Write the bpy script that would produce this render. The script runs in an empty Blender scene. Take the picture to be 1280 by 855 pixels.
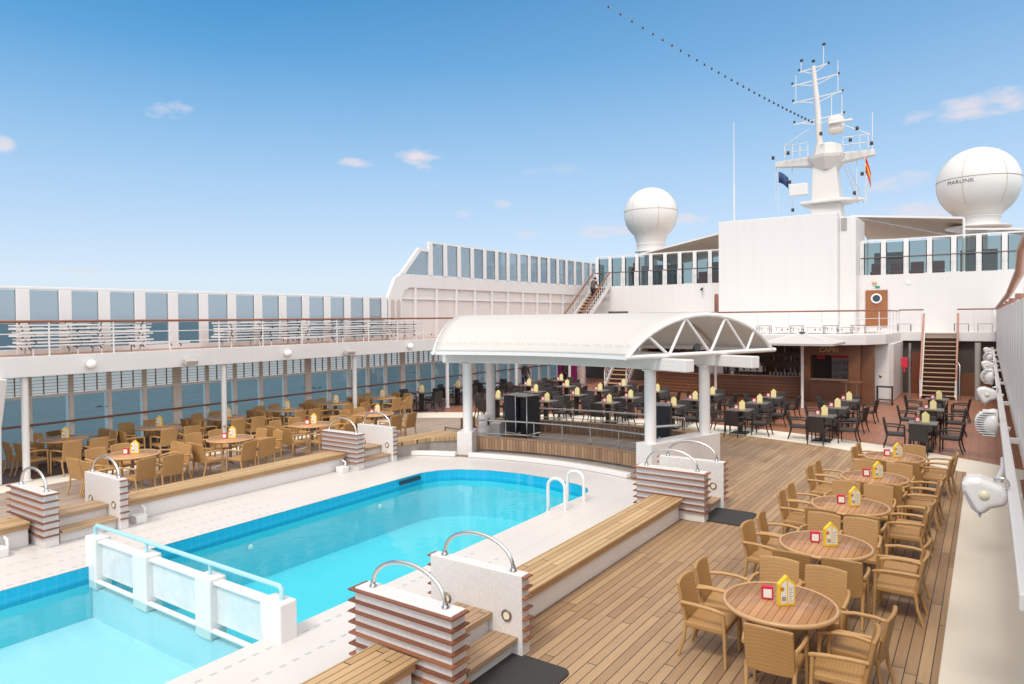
import bpy, bmesh, math, random
from mathutils import Vector, Matrix
R = math.radians
random.seed(7)
SC = bpy.context.scene
COL = SC.collection

# ------------------------------------------------------------------ camera
cam = bpy.data.objects.new('camera', bpy.data.cameras.new('camera'))
COL.objects.link(cam); SC.camera = cam
F, PPY, ROLL, PIT = 865.0, 415.5, -0.0097, 0.0205
YAW = math.atan((1235 - 640) / F)
CAMZ = 3.7
cy, sy, cp, sp = math.cos(YAW), math.sin(YAW), math.cos(PIT), math.sin(PIT)
fw = Vector((-sy * cp, cy * cp, -sp)); rt = Vector((cy, sy, 0)); up = Vector((-sy * sp, cy * sp, cp))
c_, s_ = math.cos(ROLL), math.sin(ROLL)
rt2 = rt * c_ + up * s_; up2 = up * c_ - rt * s_
M = Matrix((rt2, up2, -fw)).transposed().to_4x4(); M.translation = (0, 0, CAMZ)
cam.matrix_world = M
cam.data.sensor_width = 36; cam.data.lens = F / 1280 * 36
cam.data.shift_y = (PPY - 427.5) / 1280
cam.data.clip_start = .05; cam.data.clip_end = 60000

def ray(px, py):
    return fw + rt2 * ((px - 640) / F) - up2 * ((py - PPY) / F)

# ------------------------------------------------------------------ sky, sun, exposure
SUN_EL, SUN_AZ = 54.0, 177.0          # azimuth clockwise from +Y: sun astern
SC.view_settings.view_transform = 'Standard'; SC.view_settings.look = 'None'
SC.view_settings.gamma = 1; SC.view_settings.use_curve_mapping = False
SC.view_settings.exposure = 1.15
w = bpy.data.worlds.new('World'); SC.world = w; w.use_nodes = True
nt = w.node_tree; nt.nodes.clear()
def N(t, **k):
    n = nt.nodes.new(t)
    for a, b in k.items(): setattr(n, a, b)
    return n
def mth(op, a, b=None, clamp=False):
    n = N('ShaderNodeMath', operation=op); n.use_clamp = clamp
    for i, v in enumerate((a, b)):
        if v is None: continue
        if isinstance(v, (int, float)): n.inputs[i].default_value = v
        else: nt.links.new(v, n.inputs[i])
    return n.outputs[0]
sky = N('ShaderNodeTexSky', sky_type='NISHITA')
sky.sun_disc = False; sky.sun_elevation = R(SUN_EL); sky.sun_rotation = R(SUN_AZ)
sky.air_density = 1.0; sky.dust_density = .6; sky.ozone_density = 2.0; sky.altitude = 0
tc = N('ShaderNodeTexCoord'); sx = N('ShaderNodeSeparateXYZ'); nt.links.new(tc.outputs['Generated'], sx.inputs[0])
az = mth('ARCTAN2', sx.outputs[0], sx.outputs[1]); el = mth('ARCSINE', sx.outputs[2])
nz = N('ShaderNodeTexNoise'); nz.inputs['Scale'].default_value = 26; nz.inputs['Detail'].default_value = 6
mp = N('ShaderNodeMapping'); mp.inputs['Scale'].default_value = (1, 1, 2.2)
nt.links.new(tc.outputs['Generated'], mp.inputs[0]); nt.links.new(mp.outputs[0], nz.inputs[0])
nzf = mth('MULTIPLY', mth('SUBTRACT', nz.outputs[0], .5), 5.0)
mask = None
for px, py, wx, wy, s in [(523, 198, 30, 13, .95), (446, 204, 20, 7, .7), (214, 138, 24, 11, .6), (2, 182, 14, 9, .8), (1232, 133, 70, 14, .8),
                          (1115, 227, 42, 12, .55), (755, 288, 40, 9, .6), (858, 275, 26, 9, .8), (1150, 266, 80, 12, .6), (624, 255, 15, 6, .5),
                          (650, 292, 24, 7, .4), (580, 267, 14, 5, .45), (100, 340, 30, 5, .3), (690, 212, 40, 8, .18)]:
    d = ray(px, py).normalized(); a0 = math.atan2(d.x, d.y); e0 = math.asin(d.z)
    u = mth('DIVIDE', mth('SUBTRACT', az, a0), wx / F * .9); v = mth('DIVIDE', mth('SUBTRACT', el, e0), wy / F * 1.0)
    q = mth('ADD', mth('MULTIPLY', u, u), mth('MULTIPLY', v, v))
    m = mth('MULTIPLY', mth('MULTIPLY', mth('ADD', mth('SUBTRACT', 1.0, q), nzf), .8, True), s, True)
    mask = m if mask is None else mth('MAXIMUM', mask, m)
# sky colour: physical sky blended with the measured pale-to-blue gradient, thin bright cloud high overhead
EXPO = 2 ** SC.view_settings.exposure
rmp = N('ShaderNodeValToRGB'); cr = rmp.color_ramp
STOPS = [(-5, (.50, .60, .74)), (0, (.62, .72, .86)), (3, (.64, .76, .90)), (7, (.50, .67, .88)), (11, (.37, .59, .84)), (15, (.24, .49, .78)), (20, (.095, .36, .69)), (26, (.018, .245, .56)), (29, (.10, .30, .58)), (38, (1.40, 1.28, 1.14)), (90, (1.52, 1.38, 1.22))]
while len(cr.elements) < len(STOPS): cr.elements.new(.5)
for e_, (deg, c) in zip(cr.elements, STOPS): e_.position = (deg + 10) / 100; e_.color = (*[v for v in c], 1)
nt.links.new(mth('DIVIDE', mth('ADD', mth('MULTIPLY', el, 57.2958), 10.), 100.), rmp.inputs[0])
sc1 = N('ShaderNodeVectorMath', operation='SCALE'); nt.links.new(rmp.outputs[0], sc1.inputs[0]); sc1.inputs['Scale'].default_value = .90 / EXPO / .10
pale = N('ShaderNodeMix', data_type='RGBA'); nt.links.new(mth('MULTIPLY', mth('ADD', az, 1.0), .20, True), pale.inputs[0]); nt.links.new(rmp.outputs[0], pale.inputs[6]); pale.inputs[7].default_value = (.62, .72, .86, 1)
nt.links.new(pale.outputs[2], sc1.inputs[0])
sc2 = N('ShaderNodeVectorMath', operation='SCALE'); nt.links.new(sky.outputs[0], sc2.inputs[0]); sc2.inputs['Scale'].default_value = .12
addc = N('ShaderNodeVectorMath', operation='ADD'); nt.links.new(sc1.outputs[0], addc.inputs[0]); nt.links.new(sc2.outputs[0], addc.inputs[1])
mixk = N('ShaderNodeMix', data_type='RGBA'); nt.links.new(mask, mixk.inputs[0])
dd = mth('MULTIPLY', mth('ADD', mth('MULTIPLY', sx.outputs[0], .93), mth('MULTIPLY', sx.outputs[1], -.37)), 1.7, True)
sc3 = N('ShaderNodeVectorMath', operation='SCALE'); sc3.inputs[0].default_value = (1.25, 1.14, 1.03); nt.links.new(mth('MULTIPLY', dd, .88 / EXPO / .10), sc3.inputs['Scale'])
adds = N('ShaderNodeVectorMath', operation='ADD'); nt.links.new(addc.outputs[0], adds.inputs[0]); nt.links.new(sc3.outputs[0], adds.inputs[1])   # added warm sky glow off starboard, out of view, brightens starboard-facing sides
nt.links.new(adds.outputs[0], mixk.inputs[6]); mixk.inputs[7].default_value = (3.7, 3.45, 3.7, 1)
bg = N('ShaderNodeBackground'); bg.inputs[1].default_value = .10
nt.links.new(mixk.outputs[2], bg.inputs[0])
wo = N('ShaderNodeOutputWorld'); nt.links.new(bg.outputs[0], wo.inputs[0])
sun = bpy.data.objects.new('sun', bpy.data.lights.new('sun', 'SUN')); COL.objects.link(sun)
sun.data.energy = .95; sun.data.angle = R(14); sun.data.color = (1, .93, .84)
sdir = Vector((math.sin(R(SUN_AZ)) * math.cos(R(SUN_EL)), math.cos(R(SUN_AZ)) * math.cos(R(SUN_EL)), math.sin(R(SUN_EL))))
sun.rotation_euler = sdir.to_track_quat('Z', 'Y').to_euler()
SC.cycles.max_bounces = 8; SC.cycles.transparent_max_bounces = 24

# ------------------------------------------------------------------ materials
MATS = {}
def mat(name, col, rough=.5, metal=0., noise=0., nscale=6., bump=0., bscale=40., spec=.5, emit=None):
    if name in MATS: return MATS[name]
    m = bpy.data.materials.new(name); m.use_nodes = True; t = m.node_tree; b = t.nodes['Principled BSDF']
    b.inputs['Base Color'].default_value = (*col, 1); b.inputs['Roughness'].default_value = rough
    b.inputs['Metallic'].default_value = metal; b.inputs['Specular IOR Level'].default_value = spec
    g = t.nodes.new('ShaderNodeNewGeometry')
    if noise:
        n = t.nodes.new('ShaderNodeTexNoise'); n.inputs['Scale'].default_value = nscale; n.inputs['Detail'].default_value = 5
        t.links.new(g.outputs['Position'], n.inputs['Vector'])
        mx = t.nodes.new('ShaderNodeMix'); mx.data_type = 'RGBA'
        mx.inputs[6].default_value = (*[c * (1 - noise) for c in col], 1); mx.inputs[7].default_value = (*[min(1, c * (1 + noise)) for c in col], 1)
        t.links.new(n.outputs[0], mx.inputs[0]); t.links.new(mx.outputs[2], b.inputs['Base Color'])
    if bump:
        n2 = t.nodes.new('ShaderNodeTexNoise'); n2.inputs['Scale'].default_value = bscale
        t.links.new(g.outputs['Position'], n2.inputs['Vector'])
        bp = t.nodes.new('ShaderNodeBump'); bp.inputs['Strength'].default_value = bump; bp.inputs['Distance'].default_value = .01
        t.links.new(n2.outputs[0], bp.inputs['Height']); t.links.new(bp.outputs[0], b.inputs['Normal'])
    if emit:
        b.inputs['Emission Color'].default_value = (*emit[:3], 1); b.inputs['Emission Strength'].default_value = emit[3]
    MATS[name] = m; return m

class T:
    """small node-tree helper"""
    def __init__(s, name, rough=.5):
        s.m = bpy.data.materials.new(name); s.m.use_nodes = True; s.t = s.m.node_tree; s.b = s.t.nodes['Principled BSDF']
        s.b.inputs['Roughness'].default_value = rough
        g = s.t.nodes.new('ShaderNodeNewGeometry'); s.pos = g.outputs['Position']
        x = s.t.nodes.new('ShaderNodeSeparateXYZ'); s.t.links.new(s.pos, x.inputs[0]); s.X, s.Y, s.Z = x.outputs
        MATS[name] = s.m
    def n(s, t, **k):
        n = s.t.nodes.new(t)
        for a, b in k.items(): setattr(n, a, b)
        return n
    def L(s, a, b): s.t.links.new(a, b)
    def math(s, op, a, b=None, clamp=False):
        n = s.n('ShaderNodeMath', operation=op); n.use_clamp = clamp
        for i, v in enumerate((a, b)):
            if v is None: continue
            if isinstance(v, (int, float)): n.inputs[i].default_value = v
            else: s.L(v, n.inputs[i])
        return n.outputs[0]
    def comb(s, x, y, z=0.):
        n = s.n('ShaderNodeCombineXYZ')
        for i, v in enumerate((x, y, z)):
            if isinstance(v, (int, float)): n.inputs[i].default_value = v
            else: s.L(v, n.inputs[i])
        return n.outputs[0]
    def noise(s, vec, scale=5, detail=4):
        n = s.n('ShaderNodeTexNoise'); n.inputs['Scale'].default_value = scale; n.inputs['Detail'].default_value = detail
        s.L(vec, n.inputs['Vector']); return n.outputs[0]
    def white(s, vec):
        n = s.n('ShaderNodeTexWhiteNoise'); s.L(vec, n.inputs['Vector']); return n.outputs[0]
    def mix(s, f, a, b, blend='MIX'):
        n = s.n('ShaderNodeMix', data_type='RGBA'); n.blend_type = blend
        for i, v in ((0, f), (6, a), (7, b)):
            if isinstance(v, (int, float)): n.inputs[i].default_value = v
            elif isinstance(v, tuple): n.inputs[i].default_value = (*v, 1)
            else: s.L(v, n.inputs[i])
        return n.outputs[2]
    def line(s, coord, step, width, off=0.):
        """1 inside a line of WIDTH every STEP"""
        f = s.math('FRACT', s.math('DIVIDE', s.math('ADD', coord, off), step))
        return s.math('LESS_THAN', f, width / step)
    def bump(s, h, st=.3, d=.01):
        bp = s.n('ShaderNodeBump'); bp.inputs['Strength'].default_value = st; bp.inputs['Distance'].default_value = d
        s.L(h, bp.inputs['Height']); s.L(bp.outputs[0], s.b.inputs['Normal'])
    def col(s, c): s.L(c, s.b.inputs['Base Color'])

def planks(name, a, b, dark, width=.14, length=2.3, axis='Y', joint=.012, rough=.55, rnd=.5, grey=None):
    t = T(name, rough)
    U, V = (t.X, t.Y) if axis == 'Y' else (t.Y, t.X)
    idx = t.math('FLOOR', t.math('DIVIDE', U, width))
    off = t.math('MULTIPLY', t.white(t.comb(idx, 3.1)), length)
    v2 = t.math('DIVIDE', t.math('ADD', V, off), length); seg = t.math('FLOOR', v2)
    rn = t.white(t.comb(idx, seg, 5.))
    grain = t.noise(t.comb(t.math('MULTIPLY', U, 30), t.math('MULTIPLY', V, 1.6), t.math('MULTIPLY', rn, 20)), 1.5, 5)
    blotch = t.noise(t.pos, .8, 4)
    f = t.math('ADD', t.math('MULTIPLY', rn, rnd), t.math('ADD', t.math('MULTIPLY', grain, .45), t.math('MULTIPLY', blotch, .35)))
    f = t.math('SUBTRACT', f, .25, True)
    c = t.mix(f, a, b)
    if grey: c = t.mix(t.math('MULTIPLY', t.noise(t.pos, .5, 3), .6), c, grey)
    ln = t.line(U, width, joint); bt = t.math('LESS_THAN', t.math('FRACT', v2), .008 / length * 1.0 + .002)
    c = t.mix(t.math('MAXIMUM', ln, bt), c, dark)
    t.col(c); t.bump(t.math('SUBTRACT', t.math('MULTIPLY', grain, .3), ln), .25, .004)
    return t.m

def tiles(name, a, b, grout, size=.2, joint=.012, rough=.4):
    t = T(name, rough)
    rn = t.white(t.comb(t.math('FLOOR', t.math('DIVIDE', t.X, size)), t.math('FLOOR', t.math('DIVIDE', t.Y, size))))
    f = t.math('ADD', t.math('MULTIPLY', rn, .5), t.math('MULTIPLY', t.noise(t.pos, .7, 4), .5))
    ln = t.math('MAXIMUM', t.line(t.X, size, joint), t.line(t.Y, size, joint))
    t.col(t.mix(ln, t.mix(f, a, b), grout)); t.bump(t.math('SUBTRACT', 1.0, ln), .2, .003)
    return t.m

def glass(name, tint, refl=.5, ior=1.45):
    m = bpy.data.materials.new(name); m.use_nodes = True; t = m.node_tree; t.nodes.clear()
    tr = t.nodes.new('ShaderNodeBsdfTransparent'); tr.inputs[0].default_value = (*tint, 1)
    gl = t.nodes.new('ShaderNodeBsdfGlossy'); gl.inputs['Roughness'].default_value = .02
    fr = t.nodes.new('ShaderNodeFresnel'); fr.inputs[0].default_value = ior
    mu = t.nodes.new('ShaderNodeMath'); mu.operation = 'MULTIPLY'; mu.inputs[1].default_value = refl; t.links.new(fr.outputs[0], mu.inputs[0])
    mx = t.nodes.new('ShaderNodeMixShader'); t.links.new(mu.outputs[0], mx.inputs[0]); t.links.new(tr.outputs[0], mx.inputs[1]); t.links.new(gl.outputs[0], mx.inputs[2])
    o = t.nodes.new('ShaderNodeOutputMaterial'); t.links.new(mx.outputs[0], o.inputs[0])
    MATS[name] = m; return m

WHITE = None
WHITE2 = mat('white_gloss', (.76, .735, .715), .25, noise=.02, nscale=3)
CREAM = mat('cream_floor', (.74, .68, .58), .6, noise=.06, nscale=1.3)
STEEL = mat('stainless', (.62, .60, .58), .22, 1.)
DARKM = mat('dark_metal', (.05, .05, .055), .4, .6)
BEIGE = mat('beige_mullion', (.74, .65, .58), .5, noise=.08)
BROWNRAIL = mat('varnished_rail', (.24, .085, .04), .35, noise=.2, nscale=8)
PINKRAIL = mat('pink_brown_rail', (.42, .20, .14), .35, noise=.15, nscale=5)
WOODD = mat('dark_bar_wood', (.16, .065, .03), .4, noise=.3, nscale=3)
WOODR = None
BLACKF = mat('black_cabinet', (.02, .021, .024), .55, noise=.2, nscale=4)
RED = mat('red_plastic', (.60, .02, .05), .4)
YEL = mat('yellow_card', (.85, .55, .03), .5)
YELP = mat('pale_yellow_card', (.86, .70, .22), .5)
PAPER = mat('white_paper', (.80, .78, .72), .6)
FABRIC = mat('tan_fabric', (.46, .355, .28), .8, noise=.08)
LOUNGE = mat('lounger_sling', (.62, .56, .50), .7)
MATB = mat('black_rubber_mat', (.035, .033, .032), .85, noise=.4, nscale=60)
GREY = mat('grey_step', (.30, .28, .27), .6, noise=.1)
CONC = mat('grey_gutter', (.33, .30, .27), .7, noise=.2)
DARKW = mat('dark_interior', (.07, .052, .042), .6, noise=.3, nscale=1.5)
TEAK = planks('teak_deck', (.24, .135, .07), (.51, .345, .19), (.045, .03, .02), .118, joint=.010)
TEAKG = planks('weathered_teak', (.27, .20, .16), (.48, .39, .32), (.16, .11, .085), .118, joint=.008)
TEAKB = planks('bench_teak', (.36, .22, .10), (.62, .43, .23), (.06, .035, .02), .098, 3.1, joint=.010)
TEAKS = planks('step_teak', (.30, .19, .11), (.50, .35, .22), (.05, .03, .02), .098, 3.1, joint=.008)
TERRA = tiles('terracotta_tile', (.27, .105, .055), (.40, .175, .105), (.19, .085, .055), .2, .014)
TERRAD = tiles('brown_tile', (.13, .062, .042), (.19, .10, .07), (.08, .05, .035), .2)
def painted_steel():
    t = T('white_paint', .38)
    st = t.n('ShaderNodeMapping'); st.inputs['Scale'].default_value = (3.2, 3.2, .22); t.L(t.pos, st.inputs[0])
    f = t.math('ADD', t.math('MULTIPLY', t.noise(st.outputs[0], 1.3, 5), .6), t.math('MULTIPLY', t.noise(t.pos, .35, 4), .4))
    c = t.mix(f, (.675, .645, .62), (.76, .735, .715))
    seam = t.math('MAXIMUM', t.line(t.X, 2.44, .012, .4), t.line(t.Y, 2.44, .012, .9)); seam = t.math('MAXIMUM', seam, t.line(t.Z, 1.45, .010, .2))
    sp = t.math('GREATER_THAN', t.noise(st.outputs[0], 2.6, 6), .735)
    c = t.mix(t.math('MULTIPLY', seam, .14), c, (.45, .40, .37)); c = t.mix(t.math('MULTIPLY', sp, .16), c, (.55, .38, .26)); t.col(c)
    t.bump(t.noise(t.pos, .9, 2), .12, .03); return t.m
WHITE = painted_steel()
GLASSU = glass('windbreak_glass', (.71, .74, .755), .45)
GLASSL = glass('screen_glass', (.78, .80, .80), .35)
GLASSD = glass('dark_glass', (.62, .68, .67), .9, 1.6)
GLASSC = glass('clear_panel', (.88, .93, .93), .6)

def translucent(name, col):
    m = bpy.data.materials.new(name); m.use_nodes = True; t = m.node_tree; b = t.nodes['Principled BSDF']; b.inputs['Base Color'].default_value = (*col, 1); b.inputs['Roughness'].default_value = .5
    tr = t.nodes.new('ShaderNodeBsdfTranslucent'); tr.inputs[0].default_value = (*col, 1); mx = t.nodes.new('ShaderNodeMixShader'); mx.inputs[0].default_value = .75
    t.links.new(b.outputs[0], mx.inputs[1]); t.links.new(tr.outputs[0], mx.inputs[2]); t.links.new(mx.outputs[0], t.nodes['Material Output'].inputs[0]); MATS[name] = m; return m
CANV = translucent('canopy_sheet', (.72, .69, .66)); CANV.node_tree.nodes['Mix Shader'].inputs[0].default_value = .30
LOUVT = translucent('frosted_louvre_panel', (1.0, .95, .87)); LOUVT.node_tree.nodes['Mix Shader'].inputs[0].default_value = .88
def sheet_mesh_white():
    t = T('white_deck_tile', .4)
    n = t.noise(t.pos, .6, 4)
    base = t.mix(n, (.56, .53, .505), (.655, .62, .595))
    dx = t.line(t.X, .47, .045, .12); dy = t.line(t.Y, .17, .085)
    near = t.math('LESS_THAN', t.Y, 8.6)
    dash = t.math('MULTIPLY', t.math('MULTIPLY', dx, dy), near)
    lx = t.math('MULTIPLY', t.line(t.X, .47, .016), t.math('SUBTRACT', 1.0, near))
    c = t.mix(t.math('MULTIPLY', dash, .55), base, (.30, .34, .36))
    c = t.mix(t.math('MULTIPLY', lx, .35), c, (.36, .32, .30))
    t.col(c); return t.m
DECKW = sheet_mesh_white()
def mosaic():
    t = T('white_mosaic', .3)
    g = .03
    ln = t.math('MAXIMUM', t.math('MAXIMUM', t.line(t.X, g, .004), t.line(t.Y, g, .004)), t.line(t.Z, g, .004))
    c = t.mix(t.math('MULTIPLY', ln, .35), t.mix(t.white(t.comb(t.math('FLOOR', t.math('DIVIDE', t.X, g)), t.math('FLOOR', t.math('DIVIDE', t.Y, g)), t.math('FLOOR', t.math('DIVIDE', t.Z, g)))), (.69, .66, .635), (.75, .72, .695)), (.48, .44, .42))
    t.col(c); return t.m
MOSAIC = mosaic()
def poolmat(name, a, b, g=.16):
    t = T(name, .35)
    ln = t.math('MAXIMUM', t.math('MAXIMUM', t.line(t.X, g, .01), t.line(t.Y, g, .01)), t.line(t.Z, g, .01))
    c = t.mix(t.noise(t.pos, .9, 3), a, b)
    c = t.mix(t.math('MULTIPLY', ln, .07), c, (.75, .95, .95)); t.col(c); return t.m
POOLF = poolmat('deep_pool_tile', (.10, .64, .75), (.16, .71, .80))
POOLS = poolmat('shallow_pool_tile', (.45, .70, .79), (.52, .75, .82))
POOLW = poolmat('pool_wall_tile', (.0, .36, .58), (.0, .40, .62))
def water():
    m = bpy.data.materials.new('pool_water'); m.use_nodes = True; t = m.node_tree; t.nodes.clear()
    tr = t.nodes.new('ShaderNodeBsdfTransparent'); tr.inputs[0].default_value = (.82, .99, 1.0, 1)
    gl = t.nodes.new('ShaderNodeBsdfGlossy'); gl.inputs['Roughness'].default_value = .015
    g = t.nodes.new('ShaderNodeNewGeometry')
    n = t.nodes.new('ShaderNodeTexNoise'); n.inputs['Scale'].default_value = 3.0; n.inputs['Detail'].default_value = 8
    mp = t.nodes.new('ShaderNodeMapping'); mp.inputs['Scale'].default_value = (1, .7, 1); t.links.new(g.outputs['Position'], mp.inputs[0]); t.links.new(mp.outputs[0], n.inputs['Vector'])
    bp = t.nodes.new('ShaderNodeBump'); bp.inputs['Strength'].default_value = .5; bp.inputs['Distance'].default_value = .014
    t.links.new(n.outputs[0], bp.inputs['Height'])
    fr = t.nodes.new('ShaderNodeFresnel'); fr.inputs[0].default_value = 1.33
    for q in (fr, gl): t.links.new(bp.outputs[0], q.inputs['Normal'])
    mx = t.nodes.new('ShaderNodeMixShader'); t.links.new(fr.outputs[0], mx.inputs[0]); t.links.new(tr.outputs[0], mx.inputs[1]); t.links.new(gl.outputs[0], mx.inputs[2])
    o = t.nodes.new('ShaderNodeOutputMaterial'); t.links.new(mx.outputs[0], o.inputs[0]); MATS['pool_water'] = m; return m
WATER = water()
def seamat():
    t = T('sea_water', .38); t.b.inputs['Specular IOR Level'].default_value = .3
    sc = t.n('ShaderNodeMapping'); sc.inputs['Scale'].default_value = (1, .35, 1); t.L(t.pos, sc.inputs[0])
    n = t.noise(sc.outputs[0], .12, 6); n2 = t.noise(sc.outputs[0], .011, 4)
    f = t.math('ADD', t.math('MULTIPLY', n, .6), t.math('MULTIPLY', n2, .5))
    t.col(t.mix(f, (.05, .098, .112), (.088, .150, .165))); t.bump(n, .5, 1.0); return t.m
SEA = seamat()
def wicker(name, a, b, g=.016):
    t = T(name, .55)
    tcn = t.n('ShaderNodeTexCoord'); s2 = t.n('ShaderNodeSeparateXYZ'); t.L(tcn.outputs['Object'], s2.inputs[0])
    x, y, z = s2.outputs
    u = t.math('ADD', t.math('FLOOR', t.math('DIVIDE', x, g * 1.6)), 0.)
    v = t.math('FLOOR', t.math('DIVIDE', t.math('ADD', z, y), g))
    par = t.math('FRACT', t.math('MULTIPLY', v, .5))
    oi = t.n('ShaderNodeObjectInfo')
    f = t.math('ADD', t.math('MULTIPLY', t.math('GREATER_THAN', par, .25), .22), t.math('ADD', t.math('MULTIPLY', t.noise(t.pos, 3, 3), .4), t.math('MULTIPLY', oi.outputs['Random'], .25)))
    t.col(t.mix(f, a, b))
    wv = t.math('SINE', t.math('ADD', t.math('MULTIPLY', t.math('ADD', z, y), 6.283 / g), t.math('MULTIPLY', u, 3.1416)))
    t.bump(wv, .35, .004)
    return t.m
WICK = wicker('tan_wicker', (.33, .17, .055), (.54, .315, .12))
WICKARM = mat('tan_frame', (.48, .28, .11), .45, noise=.15, nscale=12)
BWICK = wicker('black_wicker', (.020, .016, .015), (.050, .042, .040))
BWFR = mat('black_frame', (.022, .018, .017), .45)
def tabletopmat():
    t = T('slatted_table_wood', .22)
    idx = t.math('FLOOR', t.math('DIVIDE', t.X, .075))
    rn = t.white(t.comb(idx, t.math('FLOOR', t.math('MULTIPLY', t.Y, .33))))
    gr = t.noise(t.comb(t.math('MULTIPLY', t.X, 40), t.math('MULTIPLY', t.Y, 2), rn), 1.5, 4)
    c = t.mix(t.math('ADD', t.math('MULTIPLY', rn, .5), t.math('MULTIPLY', gr, .5)), (.37, .165, .065), (.57, .31, .145))
    t.col(t.mix(t.line(t.X, .075, .006), c, (.12, .05, .03))); return t.m
TTOP = tabletopmat()
BTOP = mat('grey_table_top', (.12, .105, .10), .35, noise=.1)
def slatwood():
    t = T('red_slat_wood', .42); oi = t.n('ShaderNodeObjectInfo')
    g = t.noise(t.comb(t.math('MULTIPLY', t.X, 3), t.math('MULTIPLY', t.Y, 3), t.math('MULTIPLY', t.Z, 60)), 2, 4)
    t.col(t.mix(t.math('ADD', t.math('MULTIPLY', oi.outputs['Random'], .65), t.math('MULTIPLY', g, .35)), (.13, .035, .018), (.34, .125, .05))); return t.m
WOODR = slatwood()
def slatmat():
    t = T('vertical_slats', .5)
    # slats run vertically round the curved front: angle about the curve's centre
    a = t.math('MULTIPLY', t.math('ARCTAN2', t.math('ADD', t.X, 9.1), t.math('SUBTRACT', t.Y, 6.7)), 9.0)
    idx = t.math('FLOOR', t.math('DIVIDE', a, .09)); rn = t.white(t.comb(idx, 1.))
    c = t.mix(t.math('ADD', t.math('MULTIPLY', rn, .6), t.math('MULTIPLY', t.noise(t.pos, 5, 4), .4)), (.22, .12, .065), (.50, .33, .20))
    t.col(t.mix(t.line(a, .09, .010), c, (.05, .025, .015))); return t.m
SLAT = slatmat()

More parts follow.
